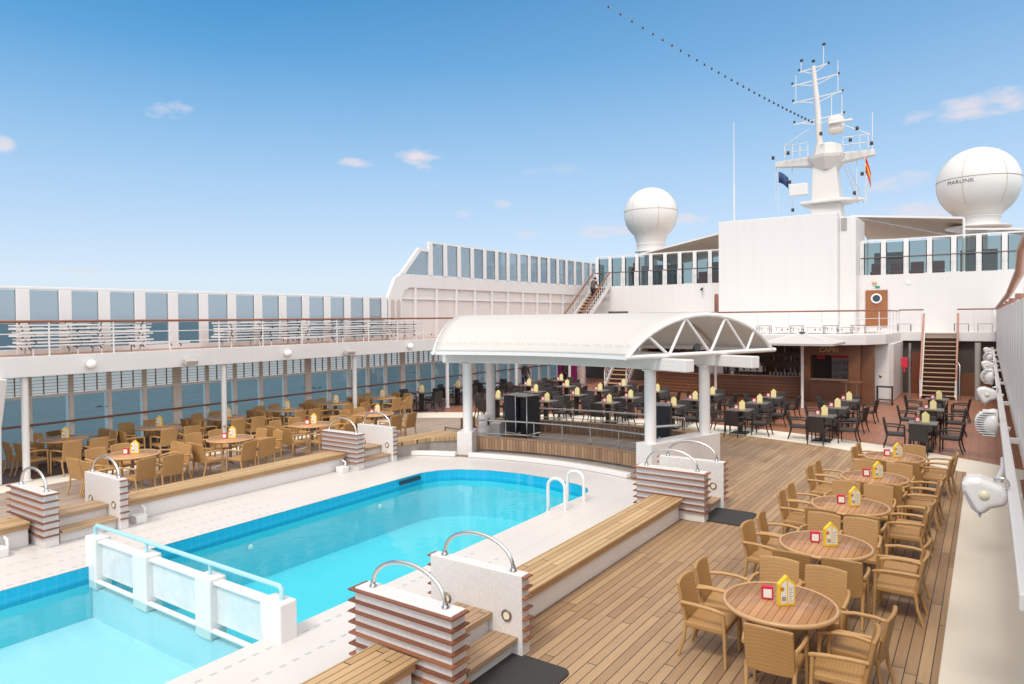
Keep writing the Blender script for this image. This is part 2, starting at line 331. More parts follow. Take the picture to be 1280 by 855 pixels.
# ------------------------------------------------------------------ geometry helpers
class MB:
    def __init__(s): s.v = []; s.f = []; s.sm = []
    def add(s, vs, fs, smooth=False):
        o = len(s.v); s.v += [tuple(v) for v in vs]
        for f in fs: s.f.append([i + o for i in f]); s.sm.append(smooth)
        return s
    def box(s, x0, x1, y0, y1, z0, z1, m=None):
        vs = [Vector((x, y, z)) for z in (z0, z1) for y in (y0, y1) for x in (x0, x1)]
        if m is not None: vs = [m @ v for v in vs]
        return s.add(vs, [(0, 2, 3, 1), (4, 5, 7, 6), (0, 1, 5, 4), (1, 3, 7, 5), (3, 2, 6, 7), (2, 0, 4, 6)])
    def bar(s, p0, p1, w, h=None, upv=(0, 0, 1)):
        """rectangular bar from p0 to p1, w across, h along UP"""
        h = h or w; p0, p1 = Vector(p0), Vector(p1); d = (p1 - p0)
        if d.length < 1e-6: return s
        d.normalize(); a = d.cross(Vector(upv))
        if a.length < 1e-4: a = d.cross(Vector((1, 0, 0)))
        a.normalize(); b = a.cross(d)
        vs = [p + a * (w / 2 * i) + b * (h / 2 * j) for p in (p0, p1) for (i, j) in ((-1, -1), (1, -1), (1, 1), (-1, 1))]
        return s.add(vs, [(0, 1, 2, 3), (7, 6, 5, 4), (0, 4, 5, 1), (1, 5, 6, 2), (2, 6, 7, 3), (3, 7, 4, 0)])
    def tube(s, pts, r, n=8, r1=None, cap=True, closed=False):
        pts = [Vector(p) for p in pts]; k = len(pts); rings = []; prev = None
        for i, p in enumerate(pts):
            if closed: d = pts[(i + 1) % k] - pts[i - 1]
            else: d = pts[min(i + 1, k - 1)] - pts[max(i - 1, 0)]
            d.normalize()
            if prev is None:
                a = d.cross(Vector((0, 0, 1)));
                if a.length < 1e-3: a = d.cross(Vector((1, 0, 0)))
            else: a = prev - d * prev.dot(d)
            a.normalize(); prev = a; b = d.cross(a)
            rr = r if r1 is None else r + (r1 - r) * i / (k - 1)
            rings.append([p + a * (rr * math.cos(2 * math.pi * j / n)) + b * (rr * math.sin(2 * math.pi * j / n)) for j in range(n)])
        vs = [v for q in rings for v in q]; fs = []
        for i in range(k if closed else k - 1):
            i2 = (i + 1) % k
            for j in range(n): fs.append((i * n + j, i * n + (j + 1) % n, i2 * n + (j + 1) % n, i2 * n + j))
        s.add(vs, fs, True)
        if cap and not closed:
            s.add(rings[0], [tuple(range(n - 1, -1, -1))]); s.add(rings[-1], [tuple(range(n))])
        return s
    def lathe(s, prof, c=(0, 0, 0), n=24, cap=True, m=None):
        vs = []; fs = []
        for (r, z) in prof:
            for j in range(n):
                a = 2 * math.pi * j / n; v = Vector((c[0] + r * math.cos(a), c[1] + r * math.sin(a), c[2] + z)); vs.append(m @ v if m is not None else v)
        for i in range(len(prof) - 1):
            for j in range(n): fs.append((i * n + j, i * n + (j + 1) % n, (i + 1) * n + (j + 1) % n, (i + 1) * n + j))
        s.add(vs, fs, True)
        if cap:
            k = len(prof) - 1
            if prof[0][0] > 1e-4: s.add(vs[:n], [tuple(range(n - 1, -1, -1))])
            if prof[-1][0] > 1e-4: s.add(vs[k * n:], [tuple(range(n))])
        return s
    def prism(s, poly, z0, z1, m=None):
        n = len(poly); vs = [Vector((x, y, z0)) for x, y in poly] + [Vector((x, y, z1)) for x, y in poly]
        if m is not None: vs = [m @ v for v in vs]
        return s.add(vs, [tuple(range(n - 1, -1, -1)), tuple(range(n, 2 * n))] + [(i, (i + 1) % n, n + (i + 1) % n, n + i) for i in range(n)])
    def ring(s, r0, r1, t0, t1, z0, z1, c=(-9.1, 6.7), n=24):
        """annular wall/slab; angles in degrees from +Y towards +X"""
        P = []
        for i in range(n + 1):
            a = R(t0 + (t1 - t0) * i / n); P.append((math.sin(a), math.cos(a)))
        vs = []
        for q in P:
            for (r, z) in ((r0, z0), (r1, z0), (r1, z1), (r0, z1)): vs.append((c[0] + r * q[0], c[1] + r * q[1], z))
        fs = []
        for i in range(n):
            a, b = i * 4, i * 4 + 4
            for j in range(4): fs.append((a + j, a + (j + 1) % 4, b + (j + 1) % 4, b + j))
        fs += [(0, 1, 2, 3), (n * 4 + 3, n * 4 + 2, n * 4 + 1, n * 4)]
        return s.add(vs, fs)
    def build(s, name, m, parent=None, bevel=0, seg=2):
        me = bpy.data.meshes.new(name); me.from_pydata(s.v, [], s.f); me.update()
        bm = bmesh.new(); bm.from_mesh(me); bmesh.ops.recalc_face_normals(bm, faces=bm.faces); bm.to_mesh(me); bm.free()
        me.polygons.foreach_set('use_smooth', s.sm)
        if not isinstance(m, (list, tuple)): me.materials.append(m)
        else:
            for q in m: me.materials.append(q)
        o = bpy.data.objects.new(name, me); COL.objects.link(o)
        if parent is not None: o.parent = parent
        if bevel:
            b = o.modifiers.new('bevel', 'BEVEL'); b.width = bevel; b.segments = seg; b.limit_method = 'ANGLE'; b.angle_limit = R(40)
        return o

def tag(o, label=None, cat=None, group=None, kind=None):
    if label: o['label'] = label
    if cat: o['category'] = cat
    if group: o['group'] = group
    if kind: o['kind'] = kind
    return o
def thing(name, label, cat, loc=(0, 0, 0), rz=0, group=None):
    o = bpy.data.objects.new(name, None); COL.objects.link(o); o.empty_display_size = .1
    o.location = loc; o.rotation_euler = (0, 0, rz)
    return tag(o, label, cat, group)
def local(loc):   # shift helper for absolute geometry under an Empty placed at LOC
    return Matrix.Translation(-Vector(loc))
def under(o, root):
    """parent a mesh built in world coordinates to ROOT, keeping its place"""
    o.parent = root; o.matrix_parent_inverse = Matrix.LocRotScale(root.location, root.rotation_euler, root.scale).inverted(); return o
def dup(root, loc, rz=0, label=None, group=None):
    r = root.copy(); COL.objects.link(r); r.location = loc; r.rotation_euler = (0, 0, rz)
    if label: r['label'] = label
    if group: r['group'] = group
    for ch in list(root.children):
        c = ch.copy(); COL.objects.link(c); c.parent = r
        for g in ch.children:
            d = g.copy(); COL.objects.link(d); d.parent = c
    return r
def struct(name, mb, m, bevel=0): return tag(mb.build(name, m, bevel=bevel), kind='structure')
def sheet(name, loops, z, m):
    """flat sheet with holes: first loop is the outline"""
    bm = bmesh.new(); es = []
    for lp in loops:
        vs = [bm.verts.new((x, y, z)) for x, y in lp]
        es += [bm.edges.new((vs[i], vs[(i + 1) % len(vs)])) for i in range(len(vs))]
    bmesh.ops.triangle_fill(bm, edges=es, use_beauty=True, use_dissolve=False)
    for f in bm.faces:
        f.normal_update()
        if f.normal.z < 0: f.normal_flip()
    me = bpy.data.meshes.new(name); bm.to_mesh(me); bm.free(); me.materials.append(m)
    o = bpy.data.objects.new(name, me); COL.objects.link(o); return tag(o, kind='structure')
def text_mesh(name, s, size, m, mtx, parent, depth=.004, align='CENTER', bold=0.):
    c = bpy.data.curves.new(name, 'FONT'); c.body = s; c.size = size; c.extrude = depth; c.align_x = align; c.align_y = 'CENTER'; c.offset = bold
    t = bpy.data.objects.new(name, c); COL.objects.link(t)
    bpy.context.view_layer.update()
    me = bpy.data.meshes.new_from_object(t.evaluated_get(bpy.context.evaluated_depsgraph_get()))
    bpy.data.objects.remove(t); me.transform(mtx); me.materials.clear(); me.materials.append(m)
    o = bpy.data.objects.new(name, me); COL.objects.link(o)
    if parent is not None: o.parent = parent
    return o
ORD = ('first second third fourth fifth sixth seventh eighth ninth tenth eleventh twelfth thirteenth fourteenth fifteenth sixteenth seventeenth eighteenth nineteenth twentieth twenty-first twenty-second twenty-third twenty-fourth twenty-fifth twenty-sixth').split()
XC, YC = -9.1, 6.7
def pol(r, deg, z=None):
    a = R(deg); p = (XC + r * math.sin(a), YC + r * math.cos(a)); return p if z is None else (*p, z)

UD0, UD1 = 2.46, 2.87           # upper deck slab
WZ = -.20                        # pool water level
#==SETTING==
# ------------------------------------------------------------------ sea, hull
struct('sea', MB().add([(-30000, -30000, -19), (30000, -30000, -19), (30000, 30000, -19), (-30000, 30000, -19)], [(0, 1, 2, 3)]), SEA)
hull = MB(); hull.box(-20.75, -20.6, -14, 70, -19, -.1).box(2.5, 2.65, -14, 70, -19, -.1).box(-20.6, 2.5, -14, -13.9, -19, -.1).box(-20.6, 2.5, 69.9, 70, -19, -.1)
struct('hull', hull, WHITE)
# pool outline
pool = [(-6.93, -1.5), (-6.93, 12.55), (-6.98, 12.95), (-7.15, 13.22), (-7.5, 13.4), (-8.2, 13.56), (-9.1, 13.62), (-10.0, 13.5), (-10.7, 13.2), (-11.05, 12.85), (-11.23, 12.4), (-11.23, -1.5)]
arcf = [pol(8.1, t) for t in range(30, -31, -3)]
outer = [(-4.95, -13), (-4.95, arcf[0][1])] + arcf + [(-13.25, arcf[-1][1]), (-13.25, -13)]
sheet('pool_deck', [outer, pool], 0, DECKW)
def annulus(r, t0, t1, n=40): return [pol(r, t0 + (t1 - t0) * i / n) for i in range(n + 1)]
# terracotta tile forward, brown tile under the side deck
sheet('tile_floor', [[(-18.6, 13.8), (2.5, 13.8), (2.5, 46), (-20.6, 46), (-20.6, 17.6), (-18.6, 17.6)]], -.012, TERRA)
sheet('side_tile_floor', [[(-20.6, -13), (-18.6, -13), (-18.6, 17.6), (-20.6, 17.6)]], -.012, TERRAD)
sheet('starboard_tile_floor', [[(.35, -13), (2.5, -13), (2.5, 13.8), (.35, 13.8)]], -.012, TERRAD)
cr_out = annulus(16.75, -38, 38)
sheet('cream_border', [[(.6, -13), (.6, 19.0)] + cr_out[::-1][0:] + [(-18.62, 19.0), (-18.62, -13), (-17.7, -13), (-17.7, 14), (-.4, 14), (-.4, -13)]], -.008, CREAM)
tk = [p for p in annulus(15.25, -34.3, 34.3)]
sheet('teak_deck', [[(-4.95, -13), (-.4, -13)] + [(-.4, tk[-1][1])] + tk[::-1] + [(-17.7, tk[0][1]), (-17.7, 13.9), (-4.95, 13.9)]], -.004, TEAK)
sheet('weathered_teak_deck', [[(-17.7, -13), (-13.25, -13), (-13.25, 13.85), (-17.7, 13.85)]], -.0045, TEAKG)
sheet('stage_floor', [annulus(9.0, -26, 17) + annulus(12.6, -26, 8.6)[::-1]], .012, TEAKG)
sheet('gutter', [annulus(8.28, -24, 24) + annulus(9.02, -24, 24)[::-1]], .006, CONC)
sheet('stage_surround_teak', [annulus(9.0, -36, -26) + annulus(15.2, -36, -26)[::-1]], .004, TEAKG)
# pool shell
pm = MB(); pu = MB()
for i in range(len(pool)):
    (x0, y0), (x1, y1) = pool[i], pool[(i + 1) % len(pool)]
    pm.add([(x0, y0, -1.6), (x1, y1, -1.6), (x1, y1, -.27), (x0, y0, -.27)], [(0, 1, 2, 3)])
    pu.add([(x0, y0, -.27), (x1, y1, -.27), (x1, y1, -.004), (x0, y0, -.004)], [(0, 1, 2, 3)])
struct('pool_walls', pu, POOLW)
struct('pool_lower_walls', pm, poolmat('pool_lower_tile', (.10, .66, .79), (.14, .72, .83)))
struct('deep_pool_floor', MB().box(-11.3, -6.85, 4.98, 13.7, -1.3, -1.15), POOLF)
struct('shallow_pool_floor', MB().box(-11.3, -6.85, -1.6, 4.98, -.95, -.80), POOLS)
struct('pool_water', MB().add([(-11.225, -1.45, WZ), (-6.935, -1.45, WZ), (-6.935, 12.5, WZ), (-7.5, 13.39, WZ), (-9.1, 13.6, WZ), (-10.7, 13.18, WZ), (-11.225, 12.3, WZ)], [tuple(range(7))]), WATER)

# ------------------------------------------------------------------ upper deck slabs (promenade decks and forward balcony)
ud = MB().box(-20.6, -18.4, -13, 37.3, UD0 + .06, UD1).box(-18.45, -18.38, -13, 34.2, UD0 - .02, UD1 + .05)
struct('port_promenade_deck', ud, WHITE, .01)
balc = [(-20.6, 37.3), (-14.8, 37.3), (-14.8, 33), (-14.2, 31.6), (-13.4, 31.0), (-4.9, 31.0), (-4.1, 31.5), (-3.5, 32.6), (-3.4, 33.6), (-3.4, 37.3), (.3, 37.3), (.3, 45), (-20.6, 45)]
struct('forward_deck', MB().prism(balc, UD0, UD1 + .02), WHITE, .02)
struct('starboard_promenade_deck', MB().box(.32, 2.5, -3, 45, 2.2, UD1), WHITE)
tp = MB().box(-20.5, -18.55, -13, 37, UD1 + .002, UD1 + .006)
struct('promenade_floor', tp, mat('promenade_floor', (.42, .24, .17), .7, noise=.15))

def copyname(o): return o
#==WINDBREAK==
# port windbreak, upper level
wb = thing('glass_windbreak', 'long white framed glass windbreak along the port promenade, below the open sky', 'windbreak', (-20.4, 6, UD1))
f = MB().box(-20.52, -20.38, -3, 20.55, 4.57, 4.64).box(-20.52, -20.38, -3, 20.55, UD1 + .01, 3.02)
under(f.build('frame', WHITE2, bevel=.01), wb)
for k in range(-10, 14):
    y = 7.52 + .992 * k
    under(MB().box(-20.46, -20.36, y - .155, y + .155, UD1 + .012, 4.56).build('post', WHITE2, bevel=.012), wb)
    under(MB().box(-20.41, -20.395, y + .156, y + .836, 3.022, 4.548).build('glass_pane', GLASSU), wb)
# port windows, lower level
lw = thing('window_wall', 'row of tall sea windows with beige mullions behind the port tables', 'window wall', (-20.5, 6, 0))
under(MB().box(-20.62, -20.42, -3, 37, 0, .26).build('sill', mat('sill_grey', (.36, .31, .28), .5), bevel=.01), lw)
under(MB().box(-20.60, -20.45, -3, 37, 1.73, 1.80).build('head_rail', WHITE2), lw)
for k in range(-10, 29):
    y = 7.66 + .993 * k; wd = .13 if k % 5 == 4 else .055
    under(MB().box(-20.56, -20.46, y - wd, y + wd, .262, UD0 + .05).build('mullion', BEIGE, bevel=.006), lw)
    under(MB().box(-20.53, -20.515, y + wd + .001, y + .993 - .132, .262, 1.728).build('glass_pane', GLASSL), lw)
lv = MB()
for i in range(8): lv.box(-20.50, -20.46, -3, 37, 1.84 + i * .085, 1.850 + i * .085)
for k in range(-20, 58):
    if k % 3: lv.box(-20.51, -20.455, 7.66 + .331 * k - .008, 7.66 + .331 * k + .008, 1.81, 2.5)
under(lv.build('louvre_slats', mat('louvre_brown', (.36, .25, .20), .5)), lw)
under(MB().add([(-20.54, -3, 1.805), (-20.54, 37, 1.805), (-20.54, 37, 2.515), (-20.54, -3, 2.515)], [(0, 1, 2, 3)]).build('louvre_backing', LOUVT), lw)
under(MB().tube([(-20.3, -3, 1.06), (-20.3, 37, 1.06)], .028).build('handrail', BROWNRAIL), lw)
struct('starboard_side_wall', MB().box(2.45, 2.6, -3, 45, 0, 2.5), WHITE)
# columns under the port promenade
c0 = None
for k in range(-1, 6):
    y = 6.84 + 5.11 * k
    if c0 is None:
        c0 = thing('deck_column', '', 'column', (-18.55, y, 0), 0, 'slim white columns under the port promenade')
        MB().lathe([(.078, 0), (.078, UD0)], n=16).build('shaft', WHITE2, c0); MB().lathe([(.11, 0), (.11, .03)], n=16).build('foot_plate', WHITE2, c0)
        o = c0
    else: o = dup(c0, (-18.55, y, 0))
    o['label'] = ['slim white column at the far left, out by the frame edge', 'slim white column nearest the port step walls, leftmost whole one', 'slim white column second from the left among the tan chairs',
                  'slim white column behind the far port step walls', 'slim white column standing on bare tile left of the canopy', 'slim white column seen between the canopy legs', 'slim white column farthest forward on the port side'][k + 1]
for yg, zg in ((17.0, 1.15), (16.6, 1.2), (22.4, 1.35), (9.5, 1.3)):
    gm = MB(); rx_ = -20.50
    for sgn in (-1, 1): gm.add([(rx_, yg, zg), (rx_, yg + sgn * .12, zg + .07), (rx_, yg + sgn * .26, zg + .03), (rx_, yg + sgn * .12, zg + .025)], [(0, 1, 2, 3)])
    under(gm.build('gull_decal', mat('decal_blue', (.05, .10, .14), .5)), lw)
fin = MB().prism([(-18.9, 0), (-18.55, 0), (-18.5, 1.3), (-18.42, 1.5), (-18.35, 1.7), (-18.1, 2.44), (-19.6, 2.44), (-19.4, 1.5), (-18.9, 1.0)], -.18, .18,
                 Matrix.Translation((0, 6.17, 0)) @ Matrix.Rotation(R(90), 4, 'X'))
tag(fin.build('flared_pillar', WHITE, bevel=.02), 'pale flared pillar spreading up into the promenade at the left frame edge', 'pillar')

def railing(name, label, pts, z0, h=.86, post=1.0, hr=BROWNRAIL, bars=2, hw=.032, posts_at=None, postm=WHITE2, bartop=None):
    pts = [Vector((*p, z0)) for p in pts]
    th = thing(name, label, 'railing', pts[0])
    upv = Vector((0, 0, h))
    under(MB().tube([p + upv for p in pts], hw, 8).build('handrail', hr), th)
    for b in range(bars):
        u = Vector((0, 0, h * (b + 1) / (bars + 1)))
        under(MB().tube([p + u for p in pts], .013, 6).build('rail_bar', postm), th)
    # posts along the path
    tot = 0; nxt = 0.
    for i in range(len(pts) - 1):
        a, b = pts[i], pts[i + 1]; L = (b - a).length
        while nxt <= tot + L + 1e-6:
            q = a + (b - a) * ((nxt - tot) / L)
            under(MB().tube([q, q + Vector((0, 0, h))], .02, 6).build('post', postm), th); nxt += post
        tot += L
    return th
railing('promenade_railing', 'long railing with brown handrail along the inner edge of the port promenade', [(-18.5, -3), (-18.5, 34.2)], UD1, .86, 1.48)
railing('balcony_railing', 'curved railing with brown handrail on the balcony above the bar', [(-14.75, 37.2), (-14.75, 33), (-14.15, 31.7), (-13.4, 31.08), (-4.9, 31.08), (-4.15, 31.6), (-3.55, 32.7), (-3.46, 33.6), (-3.46, 37.3)], UD1 + .02, .98, 1.3)
railing('landing_railing', 'short railing with brown handrail left of the starboard stair top', [(-3.46, 37.36), (-2.46, 37.36)], UD1 + .02, 1.02, .9)
railing('landing_railing', 'short railing with brown handrail right of the starboard stair top', [(-1.15, 37.36), (.25, 37.36)], UD1 + .02, 1.02, .65)
railing('stair_side_railing', 'railing beside the port stairs behind the canopy ridge', [(-18.45, 34.3), (-15.2, 37.2)], UD1 + .02, .95, 1.2)

# wall lights on the promenade fascia
wl = None
for y, lab in [(8.2, 'round white wall lamp on the fascia at the left above the first column'), (14.05, 'round white wall lamp on the fascia above the middle of the port tables'), (19.7, 'round white wall lamp on the fascia above the far port step walls'), (25.6, 'round white wall lamp on the fascia farthest forward')]:
    if wl is None:
        wl = thing('wall_lamp', lab, 'lamp', (-18.36, y, 2.66), 0, 'round lamps on the promenade fascia'); o = wl
        MB().lathe([(.10, 0), (.10, .03), (.06, .04)], m=Matrix.Rotation(R(90), 4, 'Y'), n=16).build('base', WHITE2, wl)
        MB().lathe([(.001, .19), (.05, .18), (.095, .14), (.115, .09), (.10, .05), (.06, .04)][::-1], m=Matrix.Rotation(R(90), 4, 'Y'), n=18).build('globe', mat('opal_glass', (.92, .90, .86), .25), wl)
    else: dup(wl, (-18.36, y, 2.66), 0, lab)
fl = None
for y, lab in [(10.75, 'small grey box floodlight on the fascia above the left port tables'), (16.55, 'small grey box floodlight on the fascia right of the middle round lamp'), (22.3, 'small grey box floodlight on the fascia just left of the canopy')]:
    if fl is None:
        fl = thing('fascia_floodlight', lab, 'floodlight', (-18.36, y, 2.62), 0, 'box floodlights on the promenade fascia')
        MB().box(.04, .24, -.17, .17, -.07, .07, Matrix.Rotation(R(20), 4, 'Y')).build('housing', mat('lamp_grey', (.42, .38, .35), .5), fl, .01)
        MB().box(0, .06, -.05, .05, -.04, .04).build('bracket', WHITE2, fl)
    else: dup(fl, (-18.36, y, 2.62), 0, lab)

# ------------------------------------------------------------------ port forward screen (slanted white wall with windows)
sw = thing('window_screen_wall', 'high white screen wall with a slanted end and a row of blue windows', 'wall', (-20.4, 23, UD1))
rot = Matrix(((0, 0, 1, 0), (1, 0, 0, 0), (0, 1, 0, 0), (0, 0, 0, 1)))   # (y,z,x) prism -> world
def yz(poly, x0, x1): return MB().prism(poly, x0, x1, rot)
under(yz([(20.62, UD1), (20.62, 4.62), (21.05, 5.42), (21.4, 5.62), (39.8, 5.62), (39.8, 5.05), (21.9, 5.05), (21.6, 4.9), (21.45, 4.6), (21.45, UD1)], -20.52, -20.36).build('wall', WHITE, bevel=.01), sw)
under(yz([(21.4, 5.622), (22.55, 6.80), (23.2, 6.80), (23.2, 6.66), (22.65, 6.66), (21.65, 5.622)], -20.50, -20.36).build('slanted_frame', WHITE2), sw)
under(MB().box(-20.50, -20.36, 23.2, 39.8, 7.05, 7.12).build('top_rail', WHITE2), sw)
under(yz([(21.75, 5.63), (22.65, 6.655), (23.2, 6.655), (23.2, 5.63)], -20.45, -20.44).build('glass_pane', GLASSU), sw)
for k in range(17):
    y = 23.3 + 1.0 * k
    under(MB().box(-20.45, -20.34, y - .125, y + .125, 5.622, 7.048).build('post', WHITE2, bevel=.008), sw)
    under(MB().box(-20.39, -20.375, y + .126, y + .874, 5.64, 7.046).build('glass_pane', GLASSU), sw)
arch = []
for yc in (21.02,): pass
under(MB().box(-20.56, -20.47, 21.45, 39.8, UD1, 5.05).build('recessed_panel', mat('recess_white', (.70, .64, .60), .5)), sw)
for k in range(13):
    y = 22.3 + 1.4 * k
    under(MB().box(-20.47, -20.36, y - .06, y + .06, UD1, 5.045).build('rib', WHITE2), sw)
under(MB().box(-20.465, -20.38, 21.5, 39.8, 4.55, 4.60).build('cross_rail', WHITE2), sw)
for y in (20.88, 21.22):
    pts = [(y - .12, 3.1), (y + .12, 3.1), (y + .12, 4.4)] + [(y + .12 * math.cos(R(a)), 4.4 + .14 * math.sin(R(a))) for a in range(20, 180, 20)] + [(y - .12, 4.4)]
    under(yz(pts, -20.40, -20.352).build('arched_niche', mat('niche_shade', (.52, .44, .40), .6)), sw)

#==SUPER==
# ------------------------------------------------------------------ forward superstructure
DZ = 5.55
ss = thing('deck_house', 'white deck house wall across the ship, brown porthole door at its right', 'deck house', (-9, 38, UD1))
under(MB().box(-20.6, -11.9, 38, 38.3, UD1 + .021, DZ).build('front_wall', WHITE), ss); under(MB().box(-6.1, 2.6, 38.6, 38.9, UD1 + .021, DZ + .12).build('front_wall', WHITE), ss)
under(MB().box(-20.6, 2.6, 38.9, 66, DZ - .15, DZ - .001).build('roof_deck', WHITE), ss)
under(MB().box(-19.0, -17.7, 37.97, 37.998, 3.85, 4.05).box(-19.0, -18.8, 37.96, 37.998, 3.6, 3.65).build('wall_vent', mat('vent_dark', (.10, .09, .09), .5)), ss).hide_render = False
dr = MB().box(-5.05, -4.07, 38.53, 38.598, 3.12, 4.92).build('door', mat('varnished_door', (.30, .11, .04), .35, noise=.25, nscale=2.5), None, .01); under(dr, ss)
ringm = Matrix.Translation((-4.56, 38.52, 4.50)) @ Matrix.Rotation(R(90), 4, 'X')
p_ = MB().lathe([(.17, 0), (.25, 0), (.25, .03), (.17, .03), (.17, 0)], n=24, cap=False, m=ringm).build('porthole_ring', WHITE2); under(p_, ss)
p_ = MB().lathe([(.001, .01), (.18, .01)], n=24, cap=False, m=ringm).build('porthole_glass', mat('porthole_dark', (.03, .05, .08), .08)); under(p_, ss)
under(MB().lathe([(.001, .12), (.08, .10), (.11, .04), (.11, 0)][::-1], n=16, m=Matrix.Translation((-4.65, 38.6, 5.3)) @ Matrix.Rotation(R(90), 4, 'X')).build('door_lamp', mat('amber_lamp', (.70, .50, .30), .3)), ss)
under(MB().box(-4.62, -4.42, 38.57, 38.598, 5.02, 5.12).build('exit_sign', mat('exit_green', (.02, .25, .12), .4)), ss)
under(MB().box(-3.3, -3.1, 38.57, 38.598, 5.15, 5.35).build('wall_box', WHITE2, bevel=.01), ss)
# central white casing
cs = thing('casing_block', 'tall plain white block standing at the middle of the deck house', 'casing', (-9, 37, UD1))
under(MB().box(-11.95, -6.1, 37.05, 40.5, UD1 + .021, 8.75).build('casing', WHITE, bevel=.02), cs)
under(MB().box(-6.098, -5.35, 37.6, 40.5, UD1 + .021, 8.55).build('side_trunk', WHITE, bevel=.02), cs)
under(MB().box(-6.0, -5.75, 37.55, 37.598, 7.9, 8.5).build('side_louvre', mat('vent_grey', (.35, .33, .32), .5)), cs)
tag(MB().tube([(-12.2, 36.9, 2.9), (-12.2, 36.9, 3.35)], .05).build('pole_foot', STEEL), 'steel foot of the furled brown flag pole', 'pole foot') if 0 else None
fp = thing('furled_parasol', 'brown furled parasol standing against the left edge of the white block', 'parasol', (-11.6, 35.6, UD1 + .02))
MB().tube([(0, 0, 0), (0, 0, 1.0)], .03).build('pole', STEEL, fp); MB().lathe([(.05, .95), (.11, 1.0), (.11, 1.9), (.05, 1.98)], n=12).build('canopy', mat('brown_canvas', (.22, .09, .06), .7), fp)
# glass screens on deck 3
def screen(name, label, x0, x1, y, n, lean=0.):
    th = thing(name, label, 'windbreak', (x0, y, DZ))
    st = (x1 - x0) / n; z0 = DZ + (.0 if x1 < -8 else .12)
    for i in range(n + 1):
        under(MB().box(x0 + st * i - .11, x0 + st * i + .11, y - .06, y + .06, z0, 7.38).build('post', WHITE2, bevel=.01), th)
        if i < n:
            under(MB().box(x0 + st * i + .111, x0 + st * (i + 1) - .111, y - .01, y + .01, z0 + .06, 7.30).build('glass_pane', GLASSD), th)
            under(MB().box(x0 + st * i + .111, x0 + st * i + .15, y - .03, y + .03, z0 + .06, 7.30).box(x0 + st * (i + 1) - .15, x0 + st * (i + 1) - .111, y - .03, y + .03, z0 + .06, 7.30).build('pane_edge', DARKM), th)
    under(MB().box(x0, x1, y - .05, y + .05, 7.381, 7.45).build('top_rail', WHITE2), th)
    under(MB().tube([(x0, y - .35, z0 + .86), (x1, y - .35, z0 + .86)], .03).build('handrail', mat('dark_rail', (.10, .07, .06), .4)), th)
    for i in range(n + 1):
        under(MB().tube([(x0 + st * i, y - .35, z0 - .1), (x0 + st * i, y - .35, z0 + .86)], .03, 6).build('rail_post', WHITE2), th)
    return th
screen('glass_screen', 'dark glass screen with white posts left of the white block', -20.0, -12.0, 38.5, 9)
screen('glass_screen', 'dark glass screen with white posts right of the white block', -5.3, 2.6, 39.1, 8)
# dark lounge fronts seen through the screens
lf = thing('lounge_front', 'dark lounge interior with seats behind the upper glass screens', 'lounge', (-9, 43, DZ))
under(MB().box(-20, -16.2, 43, 43.2, DZ, 7.1).box(-14.6, -12.9, 43, 43.2, DZ, 7.1).box(-5.2, -3.7, 43, 43.2, DZ, 7.1).box(-1.2, .4, 43, 43.2, DZ, 7.0).build('wall', mat('slate_wall', (.13, .15, .17), .5)), lf)
for x in (-14.2, -13.2, -4.8, -3.9, -3.0, -2.1):
    under(MB().box(x - .3, x + .3, 40.6, 41.2, DZ, DZ + .4).box(x - .3, x + .3, 41.05, 41.2, DZ + .4, DZ + .85).build('seat', mat('maroon_seat', (.10, .02, .03), .7), None, .05), lf)
# tan fabric shades
def shade(label, x0, x1, y0, y1, zs, sag=.35):
    th = thing('fabric_shade', label, 'shade', (x0, y0, DZ)); n = 10; vs = []; fs = []
    for i in range(n + 1):
        for j in range(n + 1):
            u, v = i / n, j / n
            z = (zs[0] * (1 - u) + zs[1] * u) * (1 - v) + (zs[2] * (1 - u) + zs[3] * u) * v + sag * math.sin(math.pi * u) * math.sin(math.pi * v)
            vs.append((x0 + (x1 - x0) * u, y0 + (y1 - y0) * v, z))
    for i in range(n):
        for j in range(n): a = i * (n + 1) + j; fs.append((a, a + 1, a + n + 2, a + n + 1))
    cv = MB().add(vs, fs, True).build('canopy', FABRIC); sd = cv.modifiers.new('t', 'SOLIDIFY'); sd.thickness = .02; under(cv, th)
    for q in ((0, 0), (1, 0), (0, 1), (1, 1)):
        k = q[0] + 2 * q[1]; x = x0 + (x1 - x0) * q[0]; y = y0 + (y1 - y0) * q[1]
        under(MB().tube([(x, y, DZ), (x, y, zs[k])], .06).build('post', WHITE2), th)
    under(MB().bar((x0, y0, zs[0]), (x1, y0, zs[1]), .1).bar((x0, y0, zs[0]), (x1, y1, zs[3]), .08).build('frame', WHITE2), th)
    return th
shade('tan fabric shade rising beside the left edge of the white block', -18.0, -12.0, 40.5, 46, (7.65, 8.75, 7.3, 8.1))
shade('wide tan fabric shade sloping down right of the white block', -6.05, -1.0, 41, 47, (9.0, 8.45, 8.3, 8.0), .5)
shade('low tan fabric shade beneath the starboard radome', -1.0, 1.6, 41.5, 47, (7.95, 7.75, 8.3, 8.0), .1)

